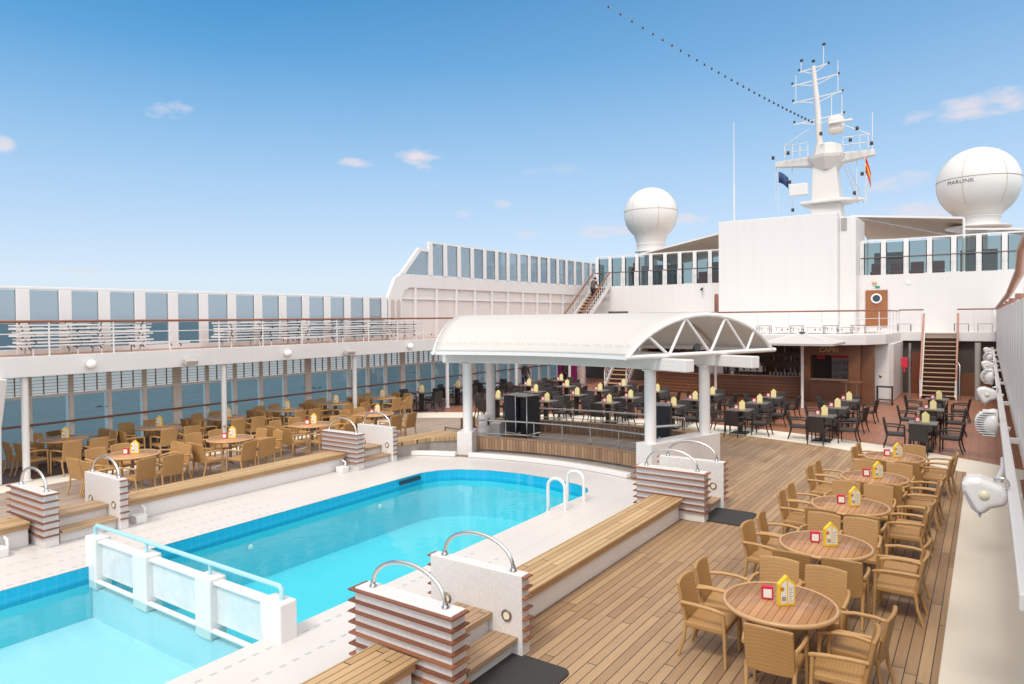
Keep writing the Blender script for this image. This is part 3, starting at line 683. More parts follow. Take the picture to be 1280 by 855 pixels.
# radomes
def radome(label, x, y, r, zc, z0, seam=True):
    th = thing('radome', label, 'radome', (x, y, DZ)); prof = []
    for i in range(0, 33):
        a = math.pi * i / 32; rr = r * math.sin(a); z = zc - r * math.cos(a)
        if z < zc and rr < r * .56: continue
        prof.append((max(rr, .001), z))
    prof = [(r * .52, z0), (r * .52, z0 + .5)] + [p for p in prof if p[1] > z0 + .5]
    under(MB().lathe(prof, (x, y, 0), 48).build('dome', mat('radome_white', (.72, .69, .655), .35, noise=.03, nscale=1)), th)
    under(MB().lathe([(r * .53, z0 - .02), (r * .60, z0 - .02), (r * .60, z0 + .04), (r * .53, z0 + .04)], (x, y, 0), 32).lathe([(r * .54, z0 + .45), (r * .54, z0 + .5)], (x, y, 0), 32).build('flange', WHITE2), th)
    sm = MB()
    for k in range(6):
        a0 = R(k * 60 + 10)
        sm.tube([(x + (r + .004) * math.sin(math.pi * i / 24) * math.cos(a0), y + (r + .004) * math.sin(math.pi * i / 24) * math.sin(a0), zc - (r + .004) * math.cos(math.pi * i / 24)) for i in range(7, 25)], .014, 5)
    sm.tube([(x + (r + .004) * math.cos(R(i * 7.5)), y + (r + .004) * math.sin(R(i * 7.5)), zc + .1 * r) for i in range(48)], .014, 5, closed=True)
    under(sm.build('seam', mat('seam_beige', (.55, .46, .38), .5)), th)
    under(MB().lathe([(.5, DZ), (.42, z0 - .3), (r * .5, z0 - .02)], (x, y, 0), 24).build('pedestal', WHITE), th)
    return th
ra = radome('white radome dome on the left of the mast, unlettered', -18.8, 44, 1.78, 10.62, 8.1)
rb = radome('large white radome with small dark lettering at the right', -.45, 44, 1.9, 10.50, 8.28)
under(MB().lathe([(.6, 7.95), (1.45, 8.18), (1.5, 8.26), (.6, 8.26)], (-.45, 44, 0), 32).build('platform', WHITE), rb)
# lettering wrapped on the dome
LM = Matrix.Identity(4)
tx = text_mesh('lettering', 'MARLINK', .27, mat('letter_grey', (.08, .08, .09), .5), LM, None, .002, bold=-.002)
tx2 = text_mesh('lettering', 'maritime services', .11, MATS['letter_grey'], Matrix.Translation((.02, -.24, 0)), None, .002)
for o_ in (tx, tx2):
    for v in o_.data.vertices:
        a = (v.co.x * 1.15 - .72) / 1.9; e = (v.co.y - .04) / 1.9; rr = 1.9 + .012 + v.co.z
        b = R(-92) + a
        v.co = (-.45 + rr * math.cos(e) * math.cos(b), 44 + rr * math.cos(e) * math.sin(b), 10.5 + rr * math.sin(e))
    under(o_, rb)
bpy.data.objects.remove(tx2)

# mast
MX, MY = -9.1, 51.6
ms = thing('mast', 'tall white signal mast with yardarms, lamps and aerials behind the white block', 'mast', (MX, MY, 8))
mat('mast_buff', (.68, .635, .595), .4)
def mbx(name, mb, m=WHITE, bevel=0): return under(mb.build(name, m, None, bevel), ms)
tw = MB(); a_ = [(-1.0, -1.3), (1.5, -1.3), (1.5, 1.3), (-1.0, 1.3)]; b_ = [(-.85, -.6), (.6, -.6), (.6, .6), (-.85, .6)]
tw.add([(MX + x, MY + y, 5.6) for x, y in a_] + [(MX + x, MY + y, 14.2) for x, y in b_], [(3, 2, 1, 0), (4, 5, 6, 7), (0, 1, 5, 4), (1, 2, 6, 5), (2, 3, 7, 6), (3, 0, 4, 7)])
mbx('tower', tw, MATS['mast_buff'], .05)
mbx('lower_platform', MB().prism([(-1.6, -1.1), (1.2, -1.3), (2.3, -.4), (1.2, 1.2), (-1.6, 1.2)], 0, .2, Matrix.Translation((MX, MY, 11.3))), WHITE, .04)
ct = MB(); n = 12
ct.lathe([(.8, 13.6), (1.35, 14.35), (1.4, 14.55), (.95, 14.58), (.85, 15.3), (.5, 15.45)], (MX, MY, 0), 8)
ct.sm = [False] * len(ct.sm)
mbx('crow_platform', ct, MATS['mast_buff'])
arm = MB(); arm.add([(MX - 3.4, MY - .25, 14.25), (MX - 3.4, MY + .25, 14.25), (MX - 3.4, MY + .25, 14.6), (MX - 3.4, MY - .25, 14.6), (MX, MY - .6, 13.9), (MX, MY + .6, 13.9), (MX, MY + .6, 14.65), (MX, MY - .6, 14.65)],
                    [(0, 1, 2, 3), (7, 6, 5, 4), (0, 4, 5, 1), (1, 5, 6, 2), (2, 6, 7, 3), (3, 7, 4, 0)])
arm.add([(MX + 2.9, MY - .25, 14.25), (MX + 2.9, MY + .25, 14.25), (MX + 2.9, MY + .25, 14.6), (MX + 2.9, MY - .25, 14.6), (MX, MY - .6, 13.9), (MX, MY + .6, 13.9), (MX, MY + .6, 14.65), (MX, MY - .6, 14.65)],
        [(3, 2, 1, 0), (4, 5, 6, 7), (1, 5, 4, 0), (2, 6, 5, 1), (3, 7, 6, 2), (0, 4, 7, 3)])
mbx('yardarm', arm, MATS['mast_buff'], .03)
PX = MX - .55
mbx('topmast', MB().tube([(PX + .1, MY, 14.6), (PX - .08, MY, 18), (PX - .35, MY, 20.9)], .24, 10, .14), mat('mast_buff', (.76, .70, .64), .4))
dk = mat('mast_dark', (.05, .04, .04), .5)
for z, l, dy in ((20.75, .95, 0), (19.9, 1.5, .2), (18.7, 1.6, .1), (17.2, 1.6, .15)):
    xo = PX - .35 * max(0, (z - 18)) / 2.9
    mbx('crossarm', MB().bar((xo - l, MY, z - .1), (xo + l * 1.05, MY, z + .15), .07).bar((xo, MY, z - .35), (xo + l * .8, MY, z + .1), .05).bar((xo, MY, z - .35), (xo - l * .7, MY, z - .1), .05))
    for sx_ in (-1, 1):
        mbx('nav_lamp', MB().lathe([(.001, 0), (.07, .02), (.07, .16), (.001, .18)], (xo + sx_ * l, MY, z + .05 * sx_ + .05), 8), dk)
for dx, z0, z1 in ((-1.35, 18.7, 20.5), (1.35, 18.9, 21.0), (-1.0, 20.7, 21.4), (.45, 20.9, 22.2), (1.6, 17.2, 18.6), (.95, 17.3, 18.8), (2.85, 14.6, 17.1), (-3.3, 11.8, 14.2), (-2.2, 11.2, 14.1), (1.9, 11.2, 14.1), (2.5, 11.2, 14.1)):
    mbx('aerial', MB().tube([(PX + dx + (.45 if z0 < 16 else -.15), MY, z0), (PX + dx + (.45 if z0 < 16 else -.15), MY, z1)], .03, 5))
for dx, z in ((.33, 22.25), (-1.12, 21.45), (-.35, 21.25)):
    mbx('nav_lamp', MB().lathe([(.001, -.08), (.11, -.05), (.11, .08), (.001, .12)], (PX + dx, MY, z), 8), dk)
mbx('radar_housing', MB().box(PX + .6, PX + 1.6, MY - .5, MY + .3, 16.0, 17.2, Matrix.Identity(4)), mat('buff2', (.72, .66, .60), .4), .25)
mbx('radar_scanner', MB().box(PX + .7, PX + 2.2, MY - .7, MY - .5, 16.6, 16.75).box(MX - 2.2, MX - 1.0, MY - 1.4, MY - 1.1, 11.9, 12.7), WHITE, .04)
for sx_ in (-1, 1):
    cg = MB()
    for z in (15.0, 15.5):
        cg.tube([(MX + sx_ * (1.1), MY - .9, z), (MX + sx_ * 2.6, MY - .8, z + .0), (MX + sx_ * 3.0 * .9, MY + .3, z)], .03, 5)
    for x in (1.1, 1.6, 2.1, 2.6): cg.tube([(MX + sx_ * x, MY - .85, 14.6), (MX + sx_ * x, MY - .85, 15.5)], .03, 5)
    cg.tube([(MX + sx_ * 1.0, MY - .9, 16.4), (MX + sx_ * 2.7, MY - .8, 15.5)], .03, 5)
    mbx('cage_rail', cg)
for x, z in ((2.0, 15.9), (1.6, 15.2), (-2.3, 14.9), (-.2, 15.9), (1.85, 11.7), (2.3, 12.9), (-2.2, 12.9), (-2.0, 10.95), (-3.3, 14.7), (2.85, 14.8)):
    mbx('nav_lamp', MB().lathe([(.001, -.1), (.1, -.1), (.1, .12), (.001, .14)], (MX + x, MY - 1.2, z), 8), dk)
ld = MB()
for i in range(9): ld.bar((MX + 1.0 + .12 * i, MY - 1.0, 13.9 - .33 * i), (MX + 1.3 + .12 * i, MY - 1.0, 13.9 - .33 * i), .03)
ld.tube([(MX + 1.0, MY - 1, 14.1), (MX + 2.1, MY - 1, 11.0)], .025, 5).tube([(MX + 1.3, MY - 1, 14.1), (MX + 2.4, MY - 1, 11.0)], .025, 5)
mbx('ladder', ld, mat('ladder_grey', (.45, .45, .47), .5))
def flag(label, x, z, w_, h, mats, droop=.5):
    th = thing('flag', label, 'flag', (x, MY - 1, z))
    k = len(mats)
    for q, m in enumerate(mats):
        b = MB(); n = 6; vs = []
        for i in range(n + 1):
            for j in (0, 1):
                u = i / n; v0 = h * (q + j) / k
                vs.append((x + w_ * u * .8, MY - 1 + .12 * math.sin(u * 7), z + h - v0 - droop * u * u - .1 * u))
        b.add(vs, [(2 * i, 2 * i + 1, 2 * i + 3, 2 * i + 2) for i in range(n)], True)
        o = b.build('cloth', m); o.modifiers.new('t', 'SOLIDIFY').thickness = .02; under(o, th)
    under(MB().tube([(x, MY - 1, z - 2.2), (x, MY - 1, z + h + .5)], .015, 5).build('halyard', WHITE2), th)
flag('dark blue flag hanging under the port yardarm', MX - 3.0, 13.0, .8, .75, [mat('flag_blue', (.03, .06, .16), .7)], .4)
fr_, fy_ = mat('flag_red', (.65, .05, .03), .7), mat('flag_yellow', (.80, .45, .05), .7)
flag('limp red and yellow flag hanging under the starboard yardarm', MX + 2.45, 13.0, .38, 1.0, [fr_, fy_, fr_], .9)
th = thing('whip_aerial', 'thin tall white whip aerial standing left of the mast', 'aerial', (-13.2, 44, DZ))
under(MB().tube([(-13.2, 44, DZ), (-13.2, 44, 12)], .05, 6).build('lower_section', WHITE2), th); under(MB().tube([(-13.2, 44, 12), (-13.2, 44, 15.9)], .035, 6, .02).build('upper_section', WHITE2), th)

# festoon string
def raypt(px, py, y):
    d = ray(px, py); return Vector((0, 0, CAMZ)) + d * (y / d.y)
A, B = raypt(1019, 153, MY), raypt(745, -4, 21.0)
B = B + (B - A) * .06
th = thing('festoon_string', 'string of small dark bulbs running from the mast up out of view', 'light string', A)
NB = 36; pts = []
for i in range(81):
    u = i / 80; p = A.lerp(B, u); p.z -= .9 * u * (1 - u); pts.append(p)
under(MB().tube(pts, .006, 5).build('wire', mat('wire_grey', (.35, .40, .45), .5)), th)
for i in range(1, NB):
    u = (i / NB); k = u * 80; i0 = min(int(k), 79); p = pts[i0].lerp(pts[i0 + 1], k - i0)
    s_b = 1.0 - .55 * u
    under(MB().lathe([(.001, -.16 * s_b), (.065 * s_b, -.12 * s_b), (.065 * s_b, -.03), (.03 * s_b, .02)], p, 7).build('bulb', dk), th)

#==BAR==
# ------------------------------------------------------------------ bar area under the forward deck
iw = thing('interior_wall', 'dark wooden back wall of the covered bar and lobby', 'wall', (-9, 40, 0))
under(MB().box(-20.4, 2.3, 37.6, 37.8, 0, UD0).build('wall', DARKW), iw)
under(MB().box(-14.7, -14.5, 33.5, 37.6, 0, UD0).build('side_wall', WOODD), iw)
under(MB().box(-19.95, -18.75, 33.5, 33.58, .05, 2.4).build('magenta_poster', mat('magenta_panel', (.35, .02, .14), .4)), iw)
under(MB().box(-18.7, -18.25, 33.5, 33.62, .05, 2.44).build('collage_panel', mat('collage', (.55, .42, .38), .5, noise=.6, nscale=9)), iw)
under(MB().box(-2.95, -2.35, 37.5, 37.59, 0, 1.9).build('wooden_door', mat('door_dark_red', (.16, .045, .02), .4, noise=.3)), iw)
under(MB().box(-1.0, 0.2, 37.45, 37.59, .2, 1.0).box(-1.0, .2, 37.44, 37.59, 0, .2).build('counter_front', WOODD), iw)
bar = thing('bar_counter', 'long curved dark wood bar counter facing the tables', 'bar counter', (-10, 32, 0))
nb = 16
def arcpts(x0, x1, y, bow, n=nb): return [(x0 + (x1 - x0) * i / n, y - bow * math.sin(math.pi * i / n)) for i in range(n + 1)]
fp_ = arcpts(-13.9, -6.75, 32.7, .45)
under(MB().prism(fp_ + [(-6.75, 33.3), (-13.9, 33.3)], .0, .94).build('counter_front', WOODD), bar)
gb = MB()
for i in range(6):
    pts_ = [(x, y - .02) for x, y in fp_]
    for a, b in zip(pts_[:-1], pts_[1:]): gb.bar((*a, .12 + .15 * i), (*b, .12 + .15 * i), .03, .10)
under(gb.build('front_board', mat('bar_board', (.20, .085, .04), .4, noise=.25, nscale=5)), bar)
under(MB().prism([(x, y - .14) for x, y in fp_] + [(-6.75, 33.35), (-13.9, 33.35)], .95, 1.0).build('counter_top', mat('bar_top', (.36, .20, .12), .25, noise=.2), None, .01), bar)
shelf = thing('bar_shelving', 'back bar shelves crowded with bottles and glasses', 'shelves', (-10, 35, 0))
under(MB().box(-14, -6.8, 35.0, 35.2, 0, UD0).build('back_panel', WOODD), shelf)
under(MB().box(-13.8, -7, 34.6, 34.99, .92, .97).build('work_top', STEEL), shelf)
under(MB().box(-13.6, -7, 34.75, 34.99, 1.5, 1.53).box(-13.6, -7, 34.75, 34.99, 1.9, 1.93).build('shelf_boards', WOODD), shelf)
bcol = [mat('bottle_green', (.03, .12, .05), .1), mat('bottle_clear', (.45, .48, .48), .1), mat('bottle_amber', (.30, .12, .02), .1), mat('bottle_white', (.65, .63, .6), .2)]
btl = [None] * 4; bi = 0
names_ = ['upper', 'middle', 'lower']
for zi, z in enumerate((1.931, 1.531, .971)):
    for i in range(26):
        x = -13.3 + i * .24 + random.uniform(-.05, .05)
        k = random.randrange(4); h = random.uniform(.8, 1.15)
        if btl[k] is None:
            o = MB().lathe([(.038, 0), (.04, .15), (.015, .2), (.015, .27)], n=8).build('bottle', bcol[k]); btl[k] = o
        else: o = btl[k].copy(); COL.objects.link(o)
        o.location = (x, 34.82, z); o.scale = (1, 1, h)
        tag(o, '%s bottle, %s from the left on the %s shelf behind the bar' % (['green', 'clear', 'amber', 'pale'][k], ORD[i], names_[zi]), 'bottle', 'bottles on the shelves behind the bar')
# machines on the counter
cm = thing('espresso_machine', 'chrome espresso machine on the bar behind the black tables', 'coffee machine', (-9.1, 33.0, 1.0))
MB().box(-.55, .55, -.2, .2, .08, .42).build('body', STEEL, cm, .03); MB().box(-.5, .5, -.22, .2, 0, .07).build('tray', DARKM, cm, .01)
g_ = MB(); [g_.tube([(x, -.22, .28), (x, -.22, .16)], .03, 8) for x in (-.3, 0, .3)]; g_.build('group_head', DARKM, cm)
MB().box(-.45, .45, -.12, .12, .43, .5).build('cup_rail', STEEL, cm, .01)
for x, lab in ((-10.9, 'white framed notice on the bar counter, left of the pair'), (-10.45, 'white framed notice on the bar counter, right of the pair')):
    tag(MB().box(x - .15, x + .15, 32.55, 32.58, 1.0, 1.34).build('notice', PAPER, None, .005), lab, 'notice', 'notices on the bar')
gl0 = thing('glass_dispenser', 'clear juice dispenser on the bar left of the espresso machine', 'dispenser', (-10.0, 33.0, 1.0))
MB().lathe([(.14, .1), (.15, .45), (.1, .5)], n=16).build('tank', mat('dispenser_glass', (.5, .5, .48), .15), gl0); MB().lathe([(.15, 0), (.15, .1)], n=16).build('stand', STEEL, gl0)
for i in range(9):
    x = -8.2 + i * .16
    tag(MB().lathe([(.03, 0), (.045, .13)], (x, 32.75, 1.0), 8).build('drinking_glass', bcol[1]), 'clear drinking glass, %s from the left in the row on the bar counter' % ORD[i], 'glass', 'glasses in a row on the bar counter')
# kiosk
kx0, kx1, ky = -6.7, -4.35, 31.75
ks = thing('kiosk', 'dark wood kiosk with a hatch and gold lettering above it', 'kiosk', (kx0, ky, 0))
def kb(name, mb, m, bv=0): return under(mb.build(name, m, None, bv), ks)
kb('pillar', MB().box(kx0, kx0 + .42, ky, ky + .5, 0, UD0), WOODD, .01); kb('pillar', MB().box(kx1 - .45, kx1, ky, ky + .5, 0, UD0), WOODD, .01)
kb('lintel', MB().box(kx0 + .421, kx1 - .451, ky, ky + .5, 2.0, UD0), WOODD); kb('hatch_front', MB().box(kx0 + .421, kx1 - .451, ky + .02, ky + .3, 0, .93), mat('kiosk_board', (.17, .07, .035), .4, noise=.3, nscale=2))
kb('hatch_sill', MB().box(kx0 + .421, kx1 - .451, ky - .08, ky + .3, .935, .99), mat('sill_brown', (.38, .24, .16), .3))
kb('end_panel', MB().box(kx1 + .001, kx1 + .5, ky + .3, ky + .35, 0, UD0), WOODD)
kb('back_panel', MB().box(kx0, kx1, ky + 2.2, ky + 2.3, 0, UD0), DARKW)
kb('drinks_fridge', MB().box(-5.7, -4.85, ky + 1.5, ky + 2.1, .8, 2.05), mat('fridge_grey', (.30, .27, .28), .3), .02)
kb('fridge_header', MB().box(-5.7, -4.85, ky + 1.45, ky + 1.499, 1.80, 2.05).box(-6.3, -5.95, ky + 1.45, ky + 1.499, 1.75, 1.95), RED)
fb = MB()
for zi in range(3):
    for i in range(6): fb.lathe([(.04, 0), (.04, .13), (.015, .18)], (-5.6 + i * .13, ky + 1.44, .95 + .28 * zi), 7)
kb('fridge_bottles', fb, mat('soft_drink', (.25, .22, .2), .2, noise=.5, nscale=12))
cap_ = text_mesh('lettering', 'CAPRI', .27, mat('gold_letter', (.55, .36, .18), .3, .5), Matrix.Translation(((kx0 + kx1) / 2 - .03, ky - .012, 2.22)) @ Matrix.Rotation(R(90), 4, 'X'), None, .012)
under(cap_, ks)
ew = thing('end_wall', 'white rounded wall end between the kiosk and the starboard stairs', 'wall', (-4, 33, 0))
under(MB().prism([(-4.2, 33.0), (-3.45, 33.1), (-3.3, 33.4), (-3.3, 37.4), (-4.2, 37.4)], 0, UD0).build('wall', WHITE, None, .02), ew)
under(MB().lathe([(.001, 0), (.05, 0), (.05, .03), (.001, .03)], n=12, m=Matrix.Translation((-3.75, 33.05, 1.1)) @ Matrix.Rotation(R(90), 4, 'X')).build('brass_disc', mat('brass', (.6, .4, .1), .3, 1)), ew)
fb_ = thing('fire_box', 'red fire hose box on the wall beside the starboard stairs', 'fire box', (-2.95, 34, 1.22)); fb_.scale = (.75, .75, .8)
MB().box(-.16, .16, -.1, .1, .25, .78).build('cabinet', RED, fb_, .01); MB().box(-.05, .05, -.06, .06, 0, .2).build('valve', RED, fb_, .02); MB().tube([(0, 0, .25), (0, 0, .1)], .03).build('pipe', RED, fb_)
struct('pipe_column', MB().tube([(-3.05, 34.2, 0), (-3.05, 34.2, UD0)], .05), WHITE2) if 0 else None
tag(MB().tube([(-2.75, 34.15, 0), (-2.75, 34.15, UD0)], .05).build('pipe_column', STEEL), 'thin grey pipe column beside the red fire box', 'column')
tag(MB().tube([(-.35, 35.5, 0), (-.35, 35.5, UD0)], .11, 12).build('lobby_column', mat('lobby_grey', (.36, .34, .31), .5)), 'grey round column in the dark lobby right of the stairs', 'column')
# cart, bar table by the end wall
ct_ = thing('service_cart', 'dark two shelf service cart in front of the white wall end', 'cart', (-3.5, 32.2, 0)); ct_.scale = (.72, .72, .85)
MB().box(-.42, .42, -.25, .25, .82, .88).build('shelf', DARKM, ct_, .01); MB().box(-.42, .42, -.25, .25, .2, .24).build('shelf', DARKM, ct_, .01)
for x in (-.38, .38):
    for y in (-.2, .2): MB().bar((x, y, .06), (x, y, .85), .05).lathe([(.05, 0), (.05, .06)], (x, y, 0), 8).build('leg', DARKM, ct_)
bt_ = thing('bar_table', 'tall dark bar table by the kiosk corner', 'table', (-4.55, 30.9, 0))
MB().box(-.4, .4, -.3, .3, .95, 1.0).build('top', WOODD, bt_, .01)
for x in (-.2, .2): MB().tube([(x, 0, 0), (x, 0, .95)], .03).lathe([(.13, 0), (.13, .03)], (x, 0, 0), 10).build('leg', STEEL, bt_)
# big square parasols in front of the bar
def parasol(label, x, y, zt, hw_, pole=True):
    th = thing('square_parasol', label, 'parasol', (x, y, 0), 0, 'pale square parasols before the bar')
    t = MB(); t.add([(x - hw_, y - hw_, zt), (x + hw_, y - hw_, zt), (x + hw_, y + hw_, zt), (x - hw_, y + hw_, zt), (x, y, zt + .35)], [(0, 1, 4), (1, 2, 4), (2, 3, 4), (3, 0, 4)])
    o = t.build('canopy', mat('parasol_grey', (.50, .47, .45), .8)); o.modifiers.new('t', 'SOLIDIFY').thickness = .02; under(o, th)
    vl = MB().box(x - hw_, x + hw_, y - hw_ - .01, y - hw_ + .01, zt - .08, zt).box(x + hw_ - .01, x + hw_ + .01, y - hw_ + .01, y + hw_, zt - .08, zt); under(vl.build('valance', mat('parasol_edge', (.42, .39, .37), .8)), th)
    under(MB().tube([(x, y, 0), (x, y, zt + .34)], .055, 12).build('pole', WHITE2), th)
    rb_ = MB(); [rb_.bar((x + a * hw_, y + b * hw_, zt + .0), (x, y, zt + .36), .05) for a in (-1, 1) for b in (-1, 1)]; under(rb_.build('ribs', WHITE2), th)
    under(MB().box(x - .1, x + .1, y - .1, y + .1, zt + .36, zt + .42).build('cap', DARKM), th)
parasol('pale square parasol in front of the kiosk, its pole between the black tables', -6.1, 29.3, 2.62, 1.35)
parasol('pale square parasol in front of the bar, half hidden by the canopy', -9.6, 29.3, 2.62, 1.45)

#==STAIRS==
def stairs(label, x0, x1, y0, y1, z0, z1, n, rail=PINKRAIL, solid=False, bal=False, railh=.85):
    th = thing('staircase', label, 'staircase', ((x0 + x1) / 2, y0, z0))
    st = MB()
    for x in (x0, x1): st.bar((x, y0, z0 + .05), (x, y1, z1), .06, .22)
    under(st.build('stringer', WHITE2), th)
    for i in range(n):
        u = (i + .8) / n; y = y0 + (y1 - y0) * u; z = z0 + (z1 - z0) * u
        under(MB().box(x0 + .03, x1 - .03, y - .12, y + .12, z - .035, z).build('tread', mat('tread_tan', (.48, .33, .22), .5)), th)
        under(MB().box(x0 + .03, x1 - .03, y + .06, y + .09, z - (z1 - z0) / n + .03, z - .037).build('riser', mat('riser_dark', (.13, .06, .035), .6)), th)
    for x in (x0 - .03, x1 + .03):
        a = Vector((x, y0 - .05, z0 + railh)); b = Vector((x, y1, z1 + railh))
        under(MB().tube([a, b], .045, 8).build('handrail', rail), th)
        under(MB().tube([a - Vector((0, 0, railh)), a], .035, 8).build('newel', WHITE2), th)
        under(MB().tube([b - Vector((0, 0, railh)), b], .035, 8).build('newel', WHITE2), th)
        if bal:
            k = 14; g = MB()
            for i in range(1, k): q = a.lerp(b, i / k); g.tube([q - Vector((0, 0, railh)), q], .018, 5)
            for h in (.28, .56): g.tube([a - Vector((0, 0, railh - h)), b - Vector((0, 0, railh - h))], .015, 5)
            under(g.build('balusters', WHITE2), th)
    return th
stairs('starboard staircase with open tan treads and pink brown handrails', -2.42, -1.14, 35.3, 37.3, 0, UD1, 15)
stairs('port staircase with tan treads behind the black tables, left of the bar', -16.9, -15.7, 33.4, 36.2, 0, UD1, 13, bal=True)
stairs('port upper staircase climbing to the glass screened deck, someone on it', -19.95, -18.9, 34.2, 37.9, UD1 + .02, DZ, 15, BROWNRAIL, bal=True)
tag(MB().tube([(-.98, 35.0, 0), (-.98, 35.0, 1.5), (-1.05, 35.15, 1.62), (-1.12, 35.3, 1.55)], .03).build('grab_rail', STEEL), 'bent steel grab rail standing beside the starboard stairs', 'grab rail')

#==CANOPY==
# ------------------------------------------------------------------ stage canopy
cz = 2.82
cn = thing('stage_canopy', 'white barrel vaulted canopy on four round columns over the stage', 'canopy', (-9.1, 16, 0))
A0, A1, RI, RO, RISE = -21.8, 20.9, 7.55, 12.6, .92
nA, nR = 26, 22
def vaultz(u): return cz + .03 + RISE * (1 - (2 * u - 1) ** 2) ** .78
vs = []; fs = []
for i in range(nA + 1):
    for j in range(nR + 1):
        u = .5 - .5 * math.cos(math.pi * j / nR)
        vs.append(pol(RI + (RO - RI) * u, A0 + (A1 - A0) * i / nA, vaultz(u)))
for i in range(nA):
    for j in range(nR): a = i * (nR + 1) + j; fs.append((a, a + 1, a + nR + 2, a + nR + 1))
o = MB().add(vs, fs, True).build('vault', CANV); sd = o.modifiers.new('t', 'SOLIDIFY'); sd.thickness = .03; sd.offset = 1; under(o, cn)
lk = MB()
for i in range(1, 70):
    a = A0 + (A1 - A0) * i / 70
    if i % 4 == 3: continue
    p = Vector(pol(RI + .11, a, vaultz(.03) + .055)); lk.lathe([(.001, .012), (.018, .006), (.018, 0)][::-1], p, 6)
under(lk.build('eave_bolts', mat('bolt_grey', (.35, .33, .31), .5)), cn)
for th_, nm in ((A1, 'gable_truss'), (A0, 'gable_truss')):
    g = MB(); pt = lambda u, z: Vector(pol(RI + (RO - RI) * u, th_, z))
    arcp = [pt(.5 - .5 * math.cos(math.pi * j / 20), vaultz(.5 - .5 * math.cos(math.pi * j / 20)) - .03) for j in range(21)]
    g.tube(arcp, .055, 8); g.tube([pt(-.02, cz), pt(1.03, cz)], .055, 8)
    top = [(.14, None), (.36, None), (.66, None), (.88, None)]; bot = [.0, .25, .5, .8, 1.]
    zz = lambda u: vaultz(u) - .05
    for a, b in ((.12, .25), (.36, .25), (.36, .53), (.64, .53), (.64, .80), (.86, .80)): g.tube([pt(a, zz(a)), pt(b, cz)], .035, 8)
    under(g.build(nm, WHITE2), cn)
for k, th_ in enumerate((-13, -4.5, 4.5, 13)):
    g = MB(); g.tube([Vector(pol(RI + (RO - RI) * (.5 - .5 * math.cos(math.pi * j / 20)), th_, vaultz(.5 - .5 * math.cos(math.pi * j / 20)) - .05)) for j in range(21)], .035, 6)
    under(g.build('roof_rib', mat('rib_tan', (.50, .42, .36), .5)), cn)
under(MB().ring(RI - .02, RI + .10, A0, A1, cz - .05, cz + .05).build('eave_gutter', WHITE2), cn)
under(MB().ring(RO - .10, RO + .02, A0, A1, cz - .05, cz + .05).build('eave_gutter', WHITE2), cn)
under(MB().ring(8.66 - .13, 8.66 + .13, -22.5, 26, 2.49, cz - .055).build('front_beam', WHITE, None, .02), cn)
under(MB().ring(10.7 - .13, 10.7 + .13, -22.5, 26, 2.49, cz - .055).build('rear_beam', WHITE, None, .02), cn)
for (x, y, zb) in ((-11.78, 14.94, .62), (-6.42, 14.94, .72), (-12.4, 16.85, .62), (-5.8, 16.85, .72)):
    under(MB().lathe([(.135, zb), (.135, 2.489)], (x, y, 0), 24).build('column', WHITE2), cn)
    under(MB().lathe([(.19, 2.46), (.19, 2.488)], (x, y, 0), 24).build('column_cap', WHITE2), cn)
# plinths
def plinth(p, q, w_, z, cut=.14):
    a = Vector((*p, 0)); b = Vector((*q, 0)); d = (b - a).normalized(); s = Vector((d.y, -d.x, 0)) * (w_ / 2)
    m_ = MB().add([a - s, a + s, b + s, b - s] + [v + Vector((0, 0, z)) for v in (a - s, a + s, b + s, b - s)], [(3, 2, 1, 0), (4, 5, 6, 7), (0, 1, 5, 4), (1, 2, 6, 5), (2, 3, 7, 6), (3, 0, 4, 7)])
    return under(m_.build('plinth_wall', MOSAIC, None, .012), cn)
plinth((-6.42 - .07, 14.7), (-5.70, 17.15), .46, .80)
plinth((-11.78 + .08, 14.68), (-12.0, 15.35), .42, .62); plinth((-12.3, 16.9), (-12.60, 17.6), .30, .5)
under(MB().box(-.03, .03, -.012, .0, 0, 0).build('x', WHITE2), cn) if 0 else None
# flood lamps inside the canopy
for (r_, a, lab) in ((10.3, 18, 'small black spotlight under the canopy roof near its right gable'), (9.2, 12, 'small black spotlight under the canopy roof, the inner one')):
    x, y = pol(r_, a); t_ = thing('spotlight', lab, 'spotlight', (x, y, 2.9), R(40), 'spotlights under the canopy')
    MB().lathe([(.06, 0), (.09, .2)], n=12, m=Matrix.Rotation(R(70), 4, 'X')).build('can', DARKM, t_); MB().tube([(0, 0, 0), (0, 0, -.08)], .03).build('clamp', DARKM, t_)

# stage fronts, kerb
sf = thing('low_stage_wall', 'curved low wall before the stage clad in short vertical wooden slats', 'stage front', (-9.1, 15.7, 0))
under(MB().ring(8.98, 9.08, -19.0, 17.0, .07, .38).build('slat_cladding', SLAT), sf); under(MB().ring(8.97, 9.12, -19.0, 17.0, .381, .41).build('cap', mat('cap_wood', (.30, .18, .10), .5, noise=.2), None, .006), sf)
sb = thing('stage_back_band', 'low curved slatted band closing the back of the stage', 'stage band', (-9.1, 19.3, 0))
under(MB().ring(12.55, 12.68, -20, 8.5, .0, .36).build('slat_cladding', SLAT), sb); under(MB().ring(12.54, 12.75, -20, 8.5, .361, .385).build('cap', MATS['cap_wood']), sb)
sheet('cream_stage_border', [annulus(12.76, -21, 8.5) + annulus(13.9, -21, 8.5)[::-1]], .006, CREAM)
kb_ = MB().ring(8.1, 8.26, -28, -19.2, 0, .12).ring(8.1, 8.26, -16.6, 16.4, 0, .12)
struct('white_kerb', kb_, WHITE2, .015)
